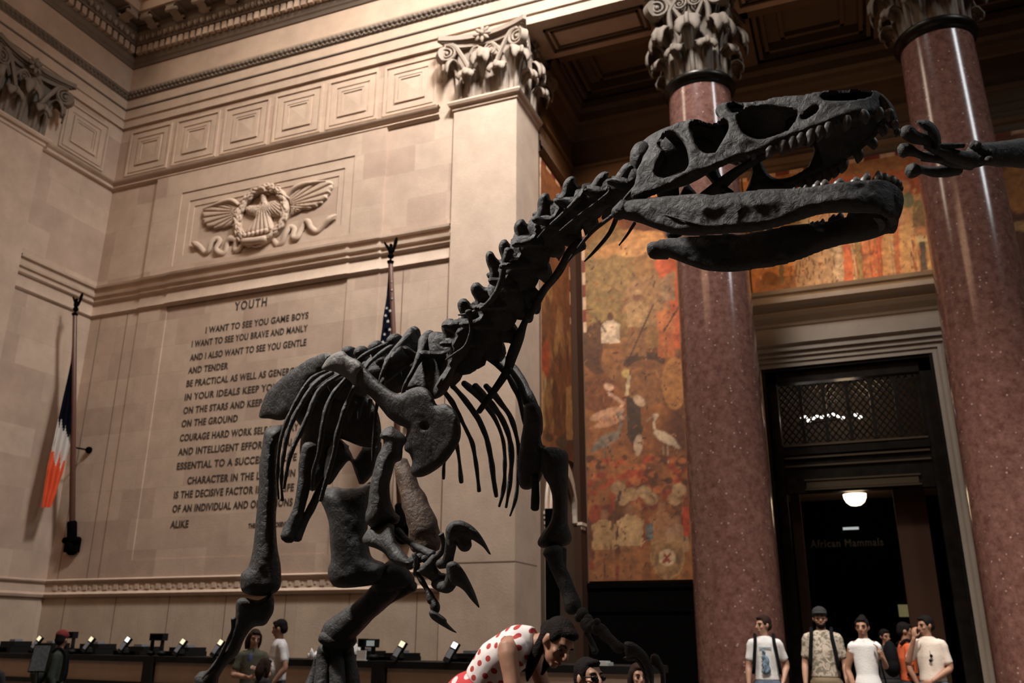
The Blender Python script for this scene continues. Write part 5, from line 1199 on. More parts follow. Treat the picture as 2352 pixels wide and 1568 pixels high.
slab('hand_plate', ZH, [(745, 1055), (772, 1020), (815, 975), (855, 936), (886, 965), (880, 1015), (912, 1060), (945, 1065), (942, 1120), (884, 1150), (858, 1128), (812, 1092)], 2.70, .022, 34, step=14)
bone('finger_bone', ZH, [(870, 960, 2.70, 22), (905, 930, 2.68, 26), (925, 880, 2.67, 16), (918, 825, 2.66, 14), (910, 805, 2.66, 20)])
bone('finger_bone', ZH, [(900, 1000, 2.68, 34), (945, 985, 2.66, 40), (965, 920, 2.65, 34), (980, 850, 2.64, 44), (990, 780, 2.63, 50)])
slab('claw', ZH, [(938, 792), (948, 752), (972, 724), (1005, 711), (1055, 714), (1110, 742), (1160, 790), (1205, 860), (1243, 940), (1228, 936), (1190, 890), (1150, 860), (1112, 840), (1114, 880), (1090, 915), (1050, 918), (1020, 890), (1000, 850), (985, 890), (955, 880)], 2.62, .030, 42, step=12)
bone('finger_bone', ZH, [(870, 1130, 2.70, 34), (915, 1150, 2.67, 44), (960, 1150, 2.65, 46), (985, 1080, 2.64, 44), (975, 1020, 2.63, 36)])
slab('claw', ZH, [(944, 1012), (965, 988), (1000, 984), (1030, 1006), (1070, 1060), (1105, 1125), (1140, 1205), (1166, 1292), (1145, 1278), (1105, 1235), (1062, 1180), (1020, 1150), (985, 1140), (955, 1080)], 2.61, .028, 40, step=12)
bone('finger_bone', ZH, [(742, 1060, 2.71, 8), (775, 1105, 2.70, 20), (810, 1160, 2.69, 18), (832, 1200, 2.68, 24), (842, 1235, 2.675, 30), (858, 1255, 2.67, 26), (868, 1285, 2.665, 33), (872, 1315, 2.66, 30)])
slab('claw', ZH, [(828, 1332), (838, 1310), (872, 1318), (915, 1345), (945, 1372), (948, 1390), (980, 1425), (1014, 1460), (985, 1452), (935, 1425), (880, 1392), (845, 1365)], 2.65, .02, 24, step=10)
# ---- left arm hanging
slab('upper_arm_bone', ZG, [(368, 200), (420, 192), (480, 202), (516, 228), (522, 290), (520, 400), (518, 520), (520, 640), (540, 705), (535, 750), (500, 772), (430, 785), (360, 778), (342, 745), (372, 690), (410, 640), (428, 570), (428, 490), (410, 420), (380, 370), (362, 310), (360, 240)], 3.22, .06, 66, step=15)
bone('forearm_bone', ZG, [(430, 800, 3.16, 62), (448, 860, 3.15, 50), (480, 940, 3.13, 44), (520, 1030, 3.10, 44), (540, 1100, 3.08, 54), (552, 1140, 3.07, 50)])
bone('forearm_bone', ZG, [(492, 790, 3.2, 22), (492, 860, 3.18, 20), (500, 940, 3.16, 18), (540, 1060, 3.12, 22)])
mb = MB()
for x, y, t, r in ((905, 520, 3.02, 95), (850, 570, 3.03, 75), (980, 600, 3.0, 80), (950, 680, 3.0, 90)): mb.ball(P(*ZF(x, y), t), r/6.533*mpp(t))
mb.build('wrist_bones', BM, dino)
bone('finger_bone', ZF, [(960, 640, 3.0, 110), (1010, 720, 2.98, 105), (1110, 660, 2.96, 62), (1120, 620, 2.95, 45)], rough=.008)
bone('finger_bone', ZF, [(1090, 740, 2.96, 100), (1180, 760, 2.95, 95), (1260, 860, 2.93, 82), (1350, 950, 2.91, 78), (1440, 1030, 2.89, 88), (1510, 1030, 2.88, 62)], rough=.008)
bone('finger_bone', ZF, [(960, 800, 3.0, 60), (1010, 900, 3.0, 40), (1060, 1000, 2.99, 50), (1100, 1080, 2.98, 60)], rough=.008)
slab('claw', ZF, [(1520, 960), (1560, 932), (1650, 940), (1760, 1010), (1860, 1110), (1925, 1230), (1965, 1370), (1975, 1500), (1960, 1640), (1930, 1650), (1910, 1560), (1870, 1420), (1800, 1280), (1730, 1190), (1660, 1160), (1570, 1180), (1530, 1080)], 2.85, .022, 70, step=24)
slab('claw', ZF, [(1500, 1190), (1560, 1150), (1660, 1125), (1740, 1170), (1820, 1280), (1870, 1420), (1880, 1600), (1850, 1600), (1820, 1450), (1760, 1310), (1690, 1230), (1600, 1230)], 2.88, .02, 50, step=24)
slab('claw', ZF, [(1920, 1170), (1960, 1115), (2030, 1130), (2090, 1230), (2140, 1360), (2150, 1600), (2080, 1600), (2070, 1450), (2020, 1340), (1940, 1280)], 2.87, .022, 60, step=24)
# ---- hips
slab('hip_blade', ZT, [(50, 748), (56, 690), (80, 620), (110, 560), (180, 490), (250, 430), (330, 375), (400, 330), (480, 297), (530, 284), (562, 300), (540, 345), (500, 402), (430, 470), (375, 560), (335, 640), (285, 720), (230, 762), (180, 768), (120, 756)], lin((600, 940, 4.42), (750, 820, 4.02), (680, 950, 4.2)), .035, 70, step=20, rough=.012)
slab('hip_blade', ZT, [(620, 890), (700, 955), (790, 962), (870, 930), (930, 930), (900, 1100), (850, 1180), (800, 1228), (770, 1228), (740, 1150), (700, 1060), (640, 1120), (560, 1230), (515, 1190), (530, 1000), (560, 900)], 4.15, .05, 60, holes=([(695, 955), (790, 955), (770, 1000), (735, 1050), (715, 1010)],), step=22, rough=.01)
slab('hip_blade', ZT, [(300, 700), (500, 480), (760, 520), (900, 700), (920, 930), (800, 960), (620, 900), (560, 960), (520, 1180), (430, 1280), (370, 1180), (340, 1000), (350, 830)], lin((700, 950, 4.25), (850, 950, 4.0), (800, 1050, 4.1)), .06, 80, step=26, rough=.015)
bone('pubic_bone', ZL, [(690, 190, 4.05, 45), (668, 300, 4.03, 44), (655, 420, 4.0, 38), (625, 560, 3.97, 34), (585, 660, 3.95, 44), (560, 725, 3.93, 46)])
bone('pubic_bone', ZL, [(780, 380, 4.05, 24), (740, 460, 4.03, 24), (690, 560, 4.0, 24), (640, 650, 3.97, 28), (610, 725, 3.94, 34)])
bone('tail_strut', ZH, [(635, 330, 4.55, 50), (680, 450, 4.5, 68), (730, 590, 4.45, 84), (780, 720, 4.4, 100), (805, 830, 4.38, 108), (815, 885, 4.37, 100)], mat=M['bone_brown'], rough=.012)
# ---- right leg
slab('thigh_bone', ZL, [(430, 95), (470, 74), (522, 70), (542, 125), (505, 190), (500, 330), (498, 500), (492, 620), (500, 770), (520, 890), (518, 1005), (472, 1050), (390, 1062), (302, 1042), (284, 990), (290, 930), (330, 890), (358, 780), (376, 600), (392, 430), (394, 300), (410, 200), (418, 140)], lin((620, 990, 4.2), (600, 1360, 4.02), (560, 1360, 4.02)), .095, 70, step=18)
slab('shin_bone', ZL, [(258, 1110), (272, 1080), (310, 1070), (390, 1085), (470, 1052), (480, 1140), (455, 1195), (425, 1232), (360, 1245), (310, 1310), (270, 1400), (200, 1470), (150, 1560), (140, 1640), (20, 1640), (30, 1570), (120, 1460), (190, 1360), (232, 1260), (255, 1180)], lin((590, 1400, 4.05), (480, 1560, 4.28), (500, 1560, 4.28)), .085, 66, step=18)
bone('splint_bone', ZL, [(245, 1195, 4.02, 16), (235, 1270, 4.06, 11), (190, 1370, 4.12, 10), (140, 1460, 4.18, 10), (70, 1540, 4.25, 12)])
bone('foot_bone', ZL, [(90, 1540, 4.3, 70), (70, 1650, 4.28, 62), (60, 1800, 4.2, 56), (70, 1960, 4.1, 60)])
# ---- left leg
slab('thigh_bone', ZL, [(745, 420), (790, 432), (840, 425), (900, 436), (1000, 420), (1045, 398), (1042, 500), (1028, 650), (1032, 750), (1052, 835), (1120, 868), (1132, 900), (1105, 975), (1040, 1000), (950, 1012), (880, 1015), (832, 1006), (802, 965), (794, 905), (812, 850), (806, 750), (800, 640), (776, 560), (750, 500)], lin((800, 1120, 4.42), (830, 1340, 4.28), (900, 1340, 4.24)), .10, 90, step=20, rough=.012)
slab('knee_bone', ZL, [(1100, 900), (1170, 850), (1240, 880), (1300, 960), (1290, 1010), (1210, 1040), (1120, 1060), (1050, 1020)], 4.3, .07, 60, step=22)
bone('shin_bone', ZL, [(1200, 970, 4.3, 70), (1110, 1050, 4.34, 74), (1010, 1140, 4.38, 70), (920, 1220, 4.42, 84), (855, 1280, 4.45, 100), (830, 1330, 4.46, 85)], 18)
bone('ankle_bone', ZL, [(760, 1300, 4.4, 34), (830, 1320, 4.4, 50), (900, 1330, 4.42, 48), (940, 1310, 4.43, 36)])
bone('splint_bone', ZL, [(1290, 1000, 4.28, 34), (1190, 1060, 4.32, 26), (1090, 1140, 4.36, 20), (1010, 1220, 4.4, 19), (945, 1290, 4.44, 19)])
for x0, x1, r in ((780, 760, 50), (850, 855, 56), (912, 945, 40)): bone('foot_bone', ZL, [(x0, 1365, 4.42, r*.9), (x0*.8+x1*.2, 1430, 4.42, r), (x1, 1600, 4.35, r), (x1, 1800, 4.25, r*.9), (x1-10, 1950, 4.1, r)])
bone('foot_bone', ZL, [(740, 1420, 4.46, 26), (720, 1500, 4.44, 28), (690, 1590, 4.4, 36)])
# toes, mount rods and the plinth (below the frame)
for cx, cy in ((-2.75, 3.05), (-1.72, 3.62)):
    for a in (-.5, 0, .5):
        mb = MB(); d = Vector((math.sin(a)*.5+.35, -math.cos(a), 0)).normalized(); b = Vector((cx, cy, .83)); mb.tube([b, b+d*.14+Vector((0, 0, .02)), b+d*.26, b+d*.36+Vector((0, 0, .02)), b+d*.46-Vector((0, 0, .03))], [.05, .045, .035, .03, .008], 10, 3); mb.build('toe', BM, dino)
plinth = MB(); plinth.box((-3.75, 2.35, 0), (-0.95, 4.45, .70)); plinth.box((-3.68, 2.42, .70), (-1.02, 4.38, .78)); o = plinth.build('display_plinth', M['blackwood'], smooth=False); tag(o, 'low dark plinth under the feet of the meat-eating skeleton', 'plinth')

# ================================================================== FOOT OF THE SECOND SKELETON, ENTERING AT THE RIGHT
ft = empty('sauropod_foot', P(2290, 360, 3.0), 'dark raised forefoot of another skeleton with one big claw, reaching in at right', 'fossil foot')
def fb(name, pts, n=12, rough=.004): return bone(name, ZR, pts, n, 5, BM, ft, None, rough)
fb('forearm_bone', [(2520, 850, 3.3, 100), (2350, 868, 3.12, 86), (2240, 872, 3.02, 74), (2130, 875, 2.95, 66), (2080, 880, 2.93, 70)])
mb = MB(); rs3 = random.Random(2)
for i in range(9): mb.ball(P(*ZR(2085+rs3.uniform(-20, 70), 865+rs3.uniform(-45, 45)), 2.88+rs3.uniform(0, .06)), rs3.uniform(.012, .024))
mb.build('wrist_bones', BM, ft)
fb('palm_bone', [(2060, 905, 2.9, 46), (1980, 890, 2.88, 40), (1910, 870, 2.87, 36), (1850, 850, 2.86, 30), (1800, 815, 2.85, 34)])
fb('palm_bone', [(2050, 925, 2.93, 40), (1960, 920, 2.92, 34), (1880, 900, 2.91, 30), (1780, 885, 2.9, 30)])
fb('palm_bone', [(1980, 960, 2.95, 36), (1900, 970, 2.95, 34), (1840, 975, 2.94, 30), (1770, 965, 2.94, 22), (1720, 968, 2.93, 44), (1700, 966, 2.93, 40)])
fb('toe_bone', [(1880, 905, 2.88, 26), (1800, 890, 2.87, 24), (1740, 868, 2.86, 24), (1690, 850, 2.85, 38), (1660, 855, 2.85, 42)])
fb('toe_bone', [(1830, 815, 2.85, 22), (1780, 792, 2.84, 34), (1730, 780, 2.83, 36), (1695, 755, 2.83, 40), (1700, 735, 2.83, 36)])
fb('toe_bone', [(1880, 832, 2.86, 20), (1950, 828, 2.86, 16), (2008, 826, 2.86, 14)])
slab('claw', ZR, [(1735, 690), (1770, 679), (1810, 682), (1850, 712), (1876, 760), (1882, 815), (1872, 850), (1845, 872), (1825, 850), (1835, 815), (1800, 775), (1775, 735)], 2.84, .024, 30, step=12, parent=ft)
mb = MB(); e = P(*ZR(2520, 850), 3.3); mb.tube([e, e+Vector((.5, .3, -.5)), e+Vector((.7, .6, -1.6)), Vector((e.x+.7, e.y+.7, 0))], [.1, .11, .10, .09], 12, 4); mb.build('leg_bone', BM, ft)
# ================================================================== PEOPLE
def fabric(name, c, rough=.9, **k): return simple(name, c, rough, noise_amt=k.pop('na', .12), nscale=k.pop('ns', 9), bump=.25, bscale=60)
M['skin'] = simple('skin_light', (0.43, 0.235, 0.155), .55, noise_amt=.12, nscale=14)
M['skin2'] = simple('skin_tan', (0.34, 0.17, 0.105), .55, noise_amt=.12, nscale=14)
M['hair'] = simple('dark_hair', (0.008, 0.0055, 0.0045), .8, spec=.15, bump=.6, bscale=90)
M['hairb'] = simple('brown_hair', (0.028, 0.014, 0.009), .8, spec=.15, bump=.6, bscale=90)
M['lip'] = simple('lips', (0.22, 0.075, 0.06), .5); M['eyec'] = simple('dark_eye', (0.012, 0.009, 0.008), .25); M['eyew'] = simple('eye_white', (.5, .45, .42), .3)
M['strap'] = simple('black_strap', (0.006, 0.006, 0.0065), .9, spec=.1); M['jeans'] = fabric('blue_jeans', (0.10, 0.125, 0.17)); M['khaki'] = fabric('khaki_cloth', (0.20, 0.15, 0.085)); M['darkcloth'] = fabric('dark_cloth', (0.018, 0.017, 0.017))
def spots(name, base, dot, scale, thr):
    mt, nt, b = new_mat(name); tc = nt.nodes.new('ShaderNodeTexCoord'); v = nt.nodes.new('ShaderNodeTexVoronoi'); v.inputs['Scale'].default_value = scale; v.inputs['Randomness'].default_value = .35; v.voronoi_dimensions = '2D'; mp = nt.nodes.new('ShaderNodeMapping'); mp.inputs['Rotation'].default_value = (PI/2, 0, .35)
    nt.links.new(tc.outputs['Object'], mp.inputs['Vector']); nt.links.new(mp.outputs['Vector'], v.inputs['Vector']); r = nt.nodes.new('ShaderNodeValToRGB'); r.color_ramp.interpolation = 'CONSTANT'
    r.color_ramp.elements[0].color = (*dot, 1); r.color_ramp.elements[1].position = thr; r.color_ramp.elements[1].color = (*base, 1)
    nt.links.new(v.outputs['Distance'], r.inputs['Fac']); nt.links.new(r.outputs['Color'], b.inputs['Base Color']); b.inputs['Roughness'].default_value = .85; return mt
def leafy(name, base, dk, scale):
    mt, nt, b = new_mat(name); tc = nt.nodes.new('ShaderNodeTexCoord'); n = nt.nodes.new('ShaderNodeTexNoise'); n.inputs['Scale'].default_value = scale; n.inputs['Detail'].default_value = 3; n.inputs['Distortion'].default_value = 1.5
    nt.links.new(tc.outputs['Object'], n.inputs['Vector']); r = nt.nodes.new('ShaderNodeValToRGB'); r.color_ramp.elements[0].position = .42; r.color_ramp.elements[0].color = (*dk, 1); r.color_ramp.elements[1].position = .52; r.color_ramp.elements[1].color = (*base, 1)
    nt.links.new(n.outputs['Fac'], r.inputs['Fac']); nt.links.new(r.outputs['Color'], b.inputs['Base Color']); b.inputs['Roughness'].default_value = .85; return mt
M['white_tee'] = fabric('white_tee', (.72, .69, .66), na=.05); M['grey_tee'] = fabric('pale_grey_tee', (.60, .555, .53), na=.06); M['cream'] = fabric('cream_shirt', (.66, .55, .46), na=.06); M['orange'] = fabric('orange_shirt', (.58, .10, .025)); M['olive'] = fabric('olive_tee', (.075, .068, .042)); M['green'] = fabric('dark_green_jacket', (.022, .028, .020)); M['redcap'] = fabric('dark_red_cap', (.16, .016, .012)); M['redskirt'] = spots('red_skirt_pale_dots', (.50, .035, .04), (.7, .55, .52), 13, .26)
M['leafshirt'] = leafy('leaf_print_shirt', (.52, .43, .34), (.20, .17, .12), 16); M['dots'] = spots('white_top_red_dots', (.74, .66, .62), (.38, .035, .03), 17, .26)

def remesh(mb, name, mat, parent, vox, smooth=4, trs=None):
    me = bpy.data.meshes.new(name+'_raw'); me.from_pydata(mb.v, [], mb.f)
    bm = bmesh.new(); bm.from_mesh(me); bmesh.ops.recalc_face_normals(bm, faces=bm.faces); bm.to_mesh(me); bm.free()
    o = bpy.data.objects.new(name, me); COL.objects.link(o)
    md = o.modifiers.new('join', 'REMESH'); md.mode = 'VOXEL'; md.voxel_size = vox; md.use_smooth_shade = True
    if smooth: s = o.modifiers.new('soften', 'SMOOTH'); s.iterations = smooth; s.factor = .5
    dg = bpy.context.evaluated_depsgraph_get(); nm = bpy.data.meshes.new_from_object(o.evaluated_get(dg)); o.modifiers.clear(); o.data = nm; bpy.data.meshes.remove(me); nm.name = name
    nm.materials.clear(); nm.materials.append(mat); nm.polygons.foreach_set('use_smooth', [True]*len(nm.polygons))
    if parent is not None: o.parent = parent
    return o
V = lambda *a: Vector(a)
def seg(mb, pts, rad, n=12): mb.tube([Vector(p) for p in pts], rad, n, 3)
def hand(mb, w, d, palm, k=1.0, curl=.35, side=1):
    """palm block, four unequal bent fingers, thumb from the side; w wrist, d direction, palm = palm normal"""
    d = d.normalized(); pn = (palm-d*palm.dot(d)).normalized(); s = d.cross(pn)*side
    c = w+d*.055*k; mb.ball(c, (.052*k, .040*k, .018*k), 12, 8, (d, s, pn))
    for i, (off, ln) in enumerate(((-.027, .060), (-.009, .075), (.009, .080), (.027, .070))):
        b = w+d*.088*k+s*off*k; m1 = b+(d*math.cos(curl*.6)+pn*math.sin(curl*.6))*ln*.5*k; e = m1+(d*math.cos(curl*1.8)+pn*math.sin(curl*1.8))*ln*.5*k
        mb.tube([b-d*.02*k, b, m1, e], [.0095*k, .0092*k, .0085*k, .0072*k], 8, 2)
    b = w+d*.025*k+s*.030*k; m1 = b+(d*.6+s*.75+pn*.25).normalized()*.038*k; e = m1+(d*.9+s*.25+pn*.35).normalized()*.032*k; mb.tube([b-s*.012*k, b, m1, e], [.014*k, .013*k, .0105*k, .008*k], 8, 2)

def person(label, px, py, t, yaw, o):
    """o: clothing/pose dictionary. The crown of the head stands at pixel (px, py) at depth t; feet on the floor."""
    top = P(px, py, t); Hh = top.z; k = Hh/1.75; hk = o.get('hk', 1.0)
    sp = o.get('spine', [V(0, 0, .93), V(0, .0, 1.08), V(0, .01, 1.27), V(0, .0, 1.42), V(0, 0, 1.50)]); lat = o.get('lat', V(1, 0, 0)); tw = o.get('w', 1.0)
    hd = o.get('head', V(0, -.015, 1.632)); face = o.get('face', V(0, -1, 0)).normalized(); hup = o.get('hup', V(0, 0, 1)); hup = (hup-face*hup.dot(face)).normalized(); hs = face.cross(hup)
    crown = hd+hup*.118*hk
    rot = Matrix.Rotation(yaw, 4, 'Z'); off = rot @ (crown*k); base = V(top.x-off.x, top.y-off.y, 0)
    kz = Hh/(crown.z); k = kz
    off = rot @ (crown*k); base = V(top.x-off.x, top.y-off.y, 0)
    root = empty('person', base, label, 'person', o.get('group'), yaw); root.scale = (k, k, k)
    skin_ = M[o.get('skin', 'skin')]; vox = o.get('vox', .0125)
    sh = [Vector(q) for q in o.get('sh', (V(-.160*tw, 0, 1.410), V(.160*tw, 0, 1.410)))]
    arms = o.get('arms', ((V(-.212*tw, .03, 1.13), V(-.222*tw, -.06, .89)), (V(.212*tw, .03, 1.13), V(.222*tw, -.06, .89))))
    # --- body
    b = MB()
    def torso(mb, gx, gy, lo=0, extra=0):
        rr = [(.165, .115), (.145*tw, .105*tw), (.168*tw, .118*tw), (.165*tw, .095), (.062, .062)]; rings = []; S, W = [], []
        for i in range(4):
            for j in range(4):
                f = j/4; S.append(sp[i].lerp(sp[i+1], f)); W.append((rr[i][0]*(1-f)+rr[i+1][0]*f, rr[i][1]*(1-f)+rr[i+1][1]*f))
        S.append(sp[4]); W.append(rr[4])
        for i in range(lo, len(S)):
            tn = (S[min(i+1, len(S)-1)]-S[max(i-1, 0)]).normalized(); a = (lat-tn*lat.dot(tn)).normalized(); c = tn.cross(a)
            rings.append([S[i]+a*((W[i][0]+gx)*math.cos(2*PI*q/20))+c*((W[i][1]+gy)*math.sin(2*PI*q/20)) for q in range(20)])
        mb.loft(rings)
    torso(b, -.012, -.012)
    seg(b, [sp[4]-V(0, 0, .03), sp[4].lerp(hd, .5), hd-hup*.04], [.058, .052, .05])
    # head: cranium, jaw, brow, nose, ears, chin, eye sockets left between them
    H = lambda x, y, z: hd+hs*(x*hk)+face*(y*hk)+hup*(z*hk)
    b.ball(H(0, -.012, .022), (.073*hk, .094*hk, .096*hk), 20, 14, (hs, face, hup)); b.ball(H(0, .028, -.045), (.052*hk, .056*hk, .068*hk), 16, 12, (hs, face, hup)); b.ball(H(0, .062, -.098), (.026*hk, .020*hk, .018*hk), 12, 8, (hs, face, hup))
    b.ball(H(0, .068, .030), (.055*hk, .018*hk, .014*hk), 12, 8, (hs, face, hup)); b.ball(H(0, .078, -.066), (.026*hk, .013*hk, .017*hk), 10, 8, (hs, face, hup))
    for s in (-1, 1): b.ball(H(s*.042, .056, -.024), (.022*hk, .022*hk, .018*hk), 10, 8, (hs, face, hup)); b.ball(H(s*.076, -.012, -.008), (.012*hk, .020*hk, .032*hk), 10, 8, (hs, face, hup))
    b.tube([H(0, .078, .022), H(0, .094, -.004), H(0, .106, -.028), H(0, .088, -.040)], [.012*hk, .013*hk, .017*hk, .013*hk], 8, 2)
    for i in range(2):
        S0 = sh[i]; el, wr = arms[i]; seg(b, [sp[3].lerp(S0, .5), S0, S0.lerp(el, .5), el, el.lerp(wr, .35), wr], [.05, .056, .047, .039, .040, .026])
        hdir = o.get('hands', (None, None))[i] or (wr-el); hand(b, wr, Vector(hdir), o.get('palms', (V(1, 0, 0), V(-1, 0, 0)))[i], 1.0, o.get('curl', .45), -1 if i == 0 else 1)
    hipc = sp[0]
    for s in (-1, 1):
        seg(b, [hipc+lat*(s*.085)-V(0, 0, .02), hipc*.5+lat*(s*.095)+V(0, -.01, .02), V(hipc.x*.25+lat.x*s*.10, hipc.y*.25+lat.y*s*.10, .09)], [.085, .058, .042]); q = V(hipc.x*.25+lat.x*s*.10, hipc.y*.25+lat.y*s*.10, .045); b.ball(q+V(0, -.06, -.01), (.042, .12, .035))
    body = remesh(b, 'body', skin_, root, vox, 3)
    # --- face details
    for s in (-1, 1):
        m = MB(); m.ball(H(s*.032, .070, -.004), (.0145*hk, .010*hk, .0075*hk), 10, 8, (hs, face, hup)); m.build('eye', M['eyec'], root, world=False)
        m = MB(); m.tube([H(s*.014, .083, .022), H(s*.034, .081, .028), H(s*.052, .066, .022)], [.004*hk, .0055*hk, .003*hk], 6, 2); m.build('eyebrow', M['hair'], root, world=False)
    m = MB(); m.tube([H(-.022, .080, -.070), H(0, .093, -.068), H(.022, .080, -.070)], [.004*hk, .007*hk, .004*hk], 8, 3); m.build('mouth', M['lip'], root, world=False)
    # --- clothes
    if o.get('top'):
        c = MB(); torso(c, .006, .012, o.get('hem', 1)); sl = o.get('sleeve', .55)
        if o.get('belly'): c.ball(sp[1]+V(0, -.05, .03), (.16*tw, .13, .17))
        for i in range(2):
            S0 = sh[i]; el = arms[i][0]
            if sl > 0: seg(c, [sp[3].lerp(S0, .45)-V(0, 0, .01), S0, S0.lerp(el, sl*.5), S0.lerp(el, min(1, sl))], [.060, .060, .055, .056])
            else: c.ball(sp[3].lerp(S0, .72), (.085, .075, .06))
            if sl > 1: seg(c, [el, el.lerp(arms[i][1], .85)], [.056, .042])
        remesh(c, o.get('topname', 'shirt'), M[o['top']], root, vox, 4)
    c = MB(); bm_ = M[o.get('bottom', 'darkcloth')]
    c.ball(hipc+V(0, 0, -.01), (.182, .135, .11), 16, 12)
    for s in (-1, 1): seg(c, [hipc+lat*(s*.085)-V(0, 0, .02), hipc*.5+lat*(s*.095)+V(0, -.01, .02), V(hipc.x*.25+lat.x*s*.10, hipc.y*.25+lat.y*s*.10, .10)], [.105, .078, .062])
    if o.get('skirt'):
        c.ball(sp[0].lerp(sp[1], .6), (.165, .19, .15), 16, 12); c.ball(hipc, (.20, .20, .15), 16, 12)
        c.lathe([(.12, hipc.z+.08), (.19, hipc.z), (.27, hipc.z-.4), (.26, hipc.z-.42), (0.0, hipc.z-.3)], 24, (hipc.x, hipc.y, 0))
    remesh(c, 'skirt' if o.get('skirt') else 'trousers', bm_, root, .016, 3)
    # --- hair / hat
    hm = M[o.get('hair', 'hair')]; style = o.get('hstyle', 'short')
    if style != 'none':
        c = MB(); c.ball(H(0, -.024, .044), (.080*hk, .095*hk, .084*hk), 20, 14, (hs, face, hup)); c.ball(H(0, -.058, -.005), (.072*hk, .060*hk, .075*hk), 16, 12, (hs, face, hup)); c.ball(H(0, .040, .088), (.055*hk, .045*hk, .026*hk), 14, 10, (hs, face, hup))
        for s in (-1, 1): c.ball(H(s*.070, .008, .035), (.013*hk, .030*hk, .042*hk), 10, 8, (hs, face, hup))
        if style == 'bun': c.ball(H(0, -.07, .105), .045*hk, 12, 10)
        if style == 'long':
            for s in (-1, 1): c.tube([H(s*.066, -.01, .05), H(s*.084, -.01, -.05), H(s*.080, .0, -.15)], [.034, .036, .018], 10, 3)
            c.tube([H(0, -.07, .03), H(0, -.085, -.08), H(0, -.07, -.17)], [.07, .075, .04], 12, 3)
        if style == 'tied': c.ball(H(0, -.10, .01), .05*hk, 12, 10); c.tube([H(.05, -.06, -.02), H(.052, -.035, -.10), H(.05, -.01, -.19), H(.045, .02, -.25)], [.025, .032, .028, .008], 10, 3); c.tube([H(-.05, -.06, -.02), H(-.05, -.03, -.11), H(-.045, 0, -.2)], [.02, .028, .010], 10, 3)
        remesh(c, 'hair', hm, root, .010, 3)
    if o.get('beard'):
        c = MB(); c.ball(H(0, .040, -.078), (.054*hk, .052*hk, .045*hk), 14, 10, (hs, face, hup)); c.build('beard', M['hair'], root, world=False)
    if o.get('cap'):
        c = MB(); c.ball(H(0, -.012, .062), (.088*hk, .104*hk, .080*hk), 18, 12, (hs, face, hup)); q = [H(x*.075, .075+.085*(1-x*x), .060) for x in (-1, -.6, -.2, .2, .6, 1)]
        c.loft([[p+hup*.006 for p in q]+[H(x*.075, .05, .066) for x in (1, .2, -.2, -1)], [p-hup*.004 for p in q]+[H(x*.075, .05, .056) for x in (1, .2, -.2, -1)]]); remesh(c, 'cap', M[o['cap']], root, .009, 3)
    if o.get('pack'):
        for s in (-1, 1):
            p0 = sp[3]+lat*(s*.115); c = MB(); n_ = o.get('front', V(0, -1, 0))
            ps = [p0-n_*.09+V(0, 0, .04), p0+V(0, 0, .095), p0+n_*.10+V(0, 0, .02), sp[2]+lat*(s*.135)+n_*.135+V(0, 0, .02), sp[1]+lat*(s*.16)+n_*.11, sp[1]+lat*(s*.17)-n_*.06-V(0, 0, .02)]
            c.tube(ps, .021, 8, 4); c.build('backpack_strap', M['strap'], root, world=False)
        c = MB(); q = sp[2]+o.get('front', V(0, -1, 0))*-.21; c.ball(q, (.17, .10, .24), 18, 12); c.ball(q-V(0, 0, .1), (.18, .11, .16)); remesh(c, 'backpack', M[o.get('packmat', 'strap')], root, .014, 3)
    for f in o.get('extra', ()): f(root, H, sp)
    return root
def print_front(root, H, sp):
    """blue faded picture on the chest of the tee"""
    m = MB(); fm = lambda x, y: (V(x-.012, -.140-.010*math.sin(PI*(y-1.02)/.3)*0, y), V(0, -1, 0))
    plate(m, [(-.035, 1.33), (-.005, 1.335), (.012, 1.30), (.006, 1.27), (.035, 1.25), (.05, 1.20), (.045, 1.15), (.06, 1.10), (.048, 1.06), (.0, 1.045), (-.045, 1.055), (-.055, 1.09), (-.03, 1.11), (-.05, 1.15), (-.028, 1.20), (-.045, 1.24), (-.02, 1.28)], fm, .022, .02, step=.012)
    m.build('shirt_print', simple('faded_blue_print', (.13, .19, .24), .9, noise_amt=.9, nscale=45), root, world=False)
    m = MB()
    for x in range(9): m.box((-.075+x*.017, -.132, 1.352), (-.063+x*.017, -.112, 1.366))
    m.build('shirt_print', simple('faded_blue_line', (.16, .24, .3), .9), root, world=False, smooth=False)
def glasses_on_shirt(root, H, sp):
    m = MB()
    for s in (-1, 1): m.ball(V(.05+.008*s, -.140, 1.27-.028+s*.028), (.020, .008, .022), 10, 8)
    m.tube([V(.05, -.14, 1.26), V(.045, -.13, 1.33)], .003, 6, 1); m.build('sunglasses', M['eyec'], root, world=False)
def shades(root, H, sp):
    m = MB()
    for s in (-1, 1): m.ball(H(s*.033, .088, -.004), (.027, .010, .020), 12, 8)
    m.tube([H(-.075, 0, .004), H(-.066, .075, .004), H(0, .094, .004), H(.066, .075, .004), H(.075, 0, .004)], .004, 6, 3); m.build('sunglasses', M['eyec'], root, world=False)
def phone_strap(root, H, sp):
    m = MB(); m.box((.235, -.11, .80), (.265, -.075, .93)); m.tube([V(.25, -.09, .8), V(.25, -.09, .6)], .004, 6, 1); m.build('selfie_stick', M['strap'], root, world=False)
def blue_cup(root, H, sp):
    m = MB(); m.lathe([(0, 0), (.028, 0), (.034, .09), (.03, .095), (0, .09)], 14, (-.02, -.30, 1.34)); m.build('blue_cup', simple('blue_plastic', (.06, .07, .16), .4), root, world=False)

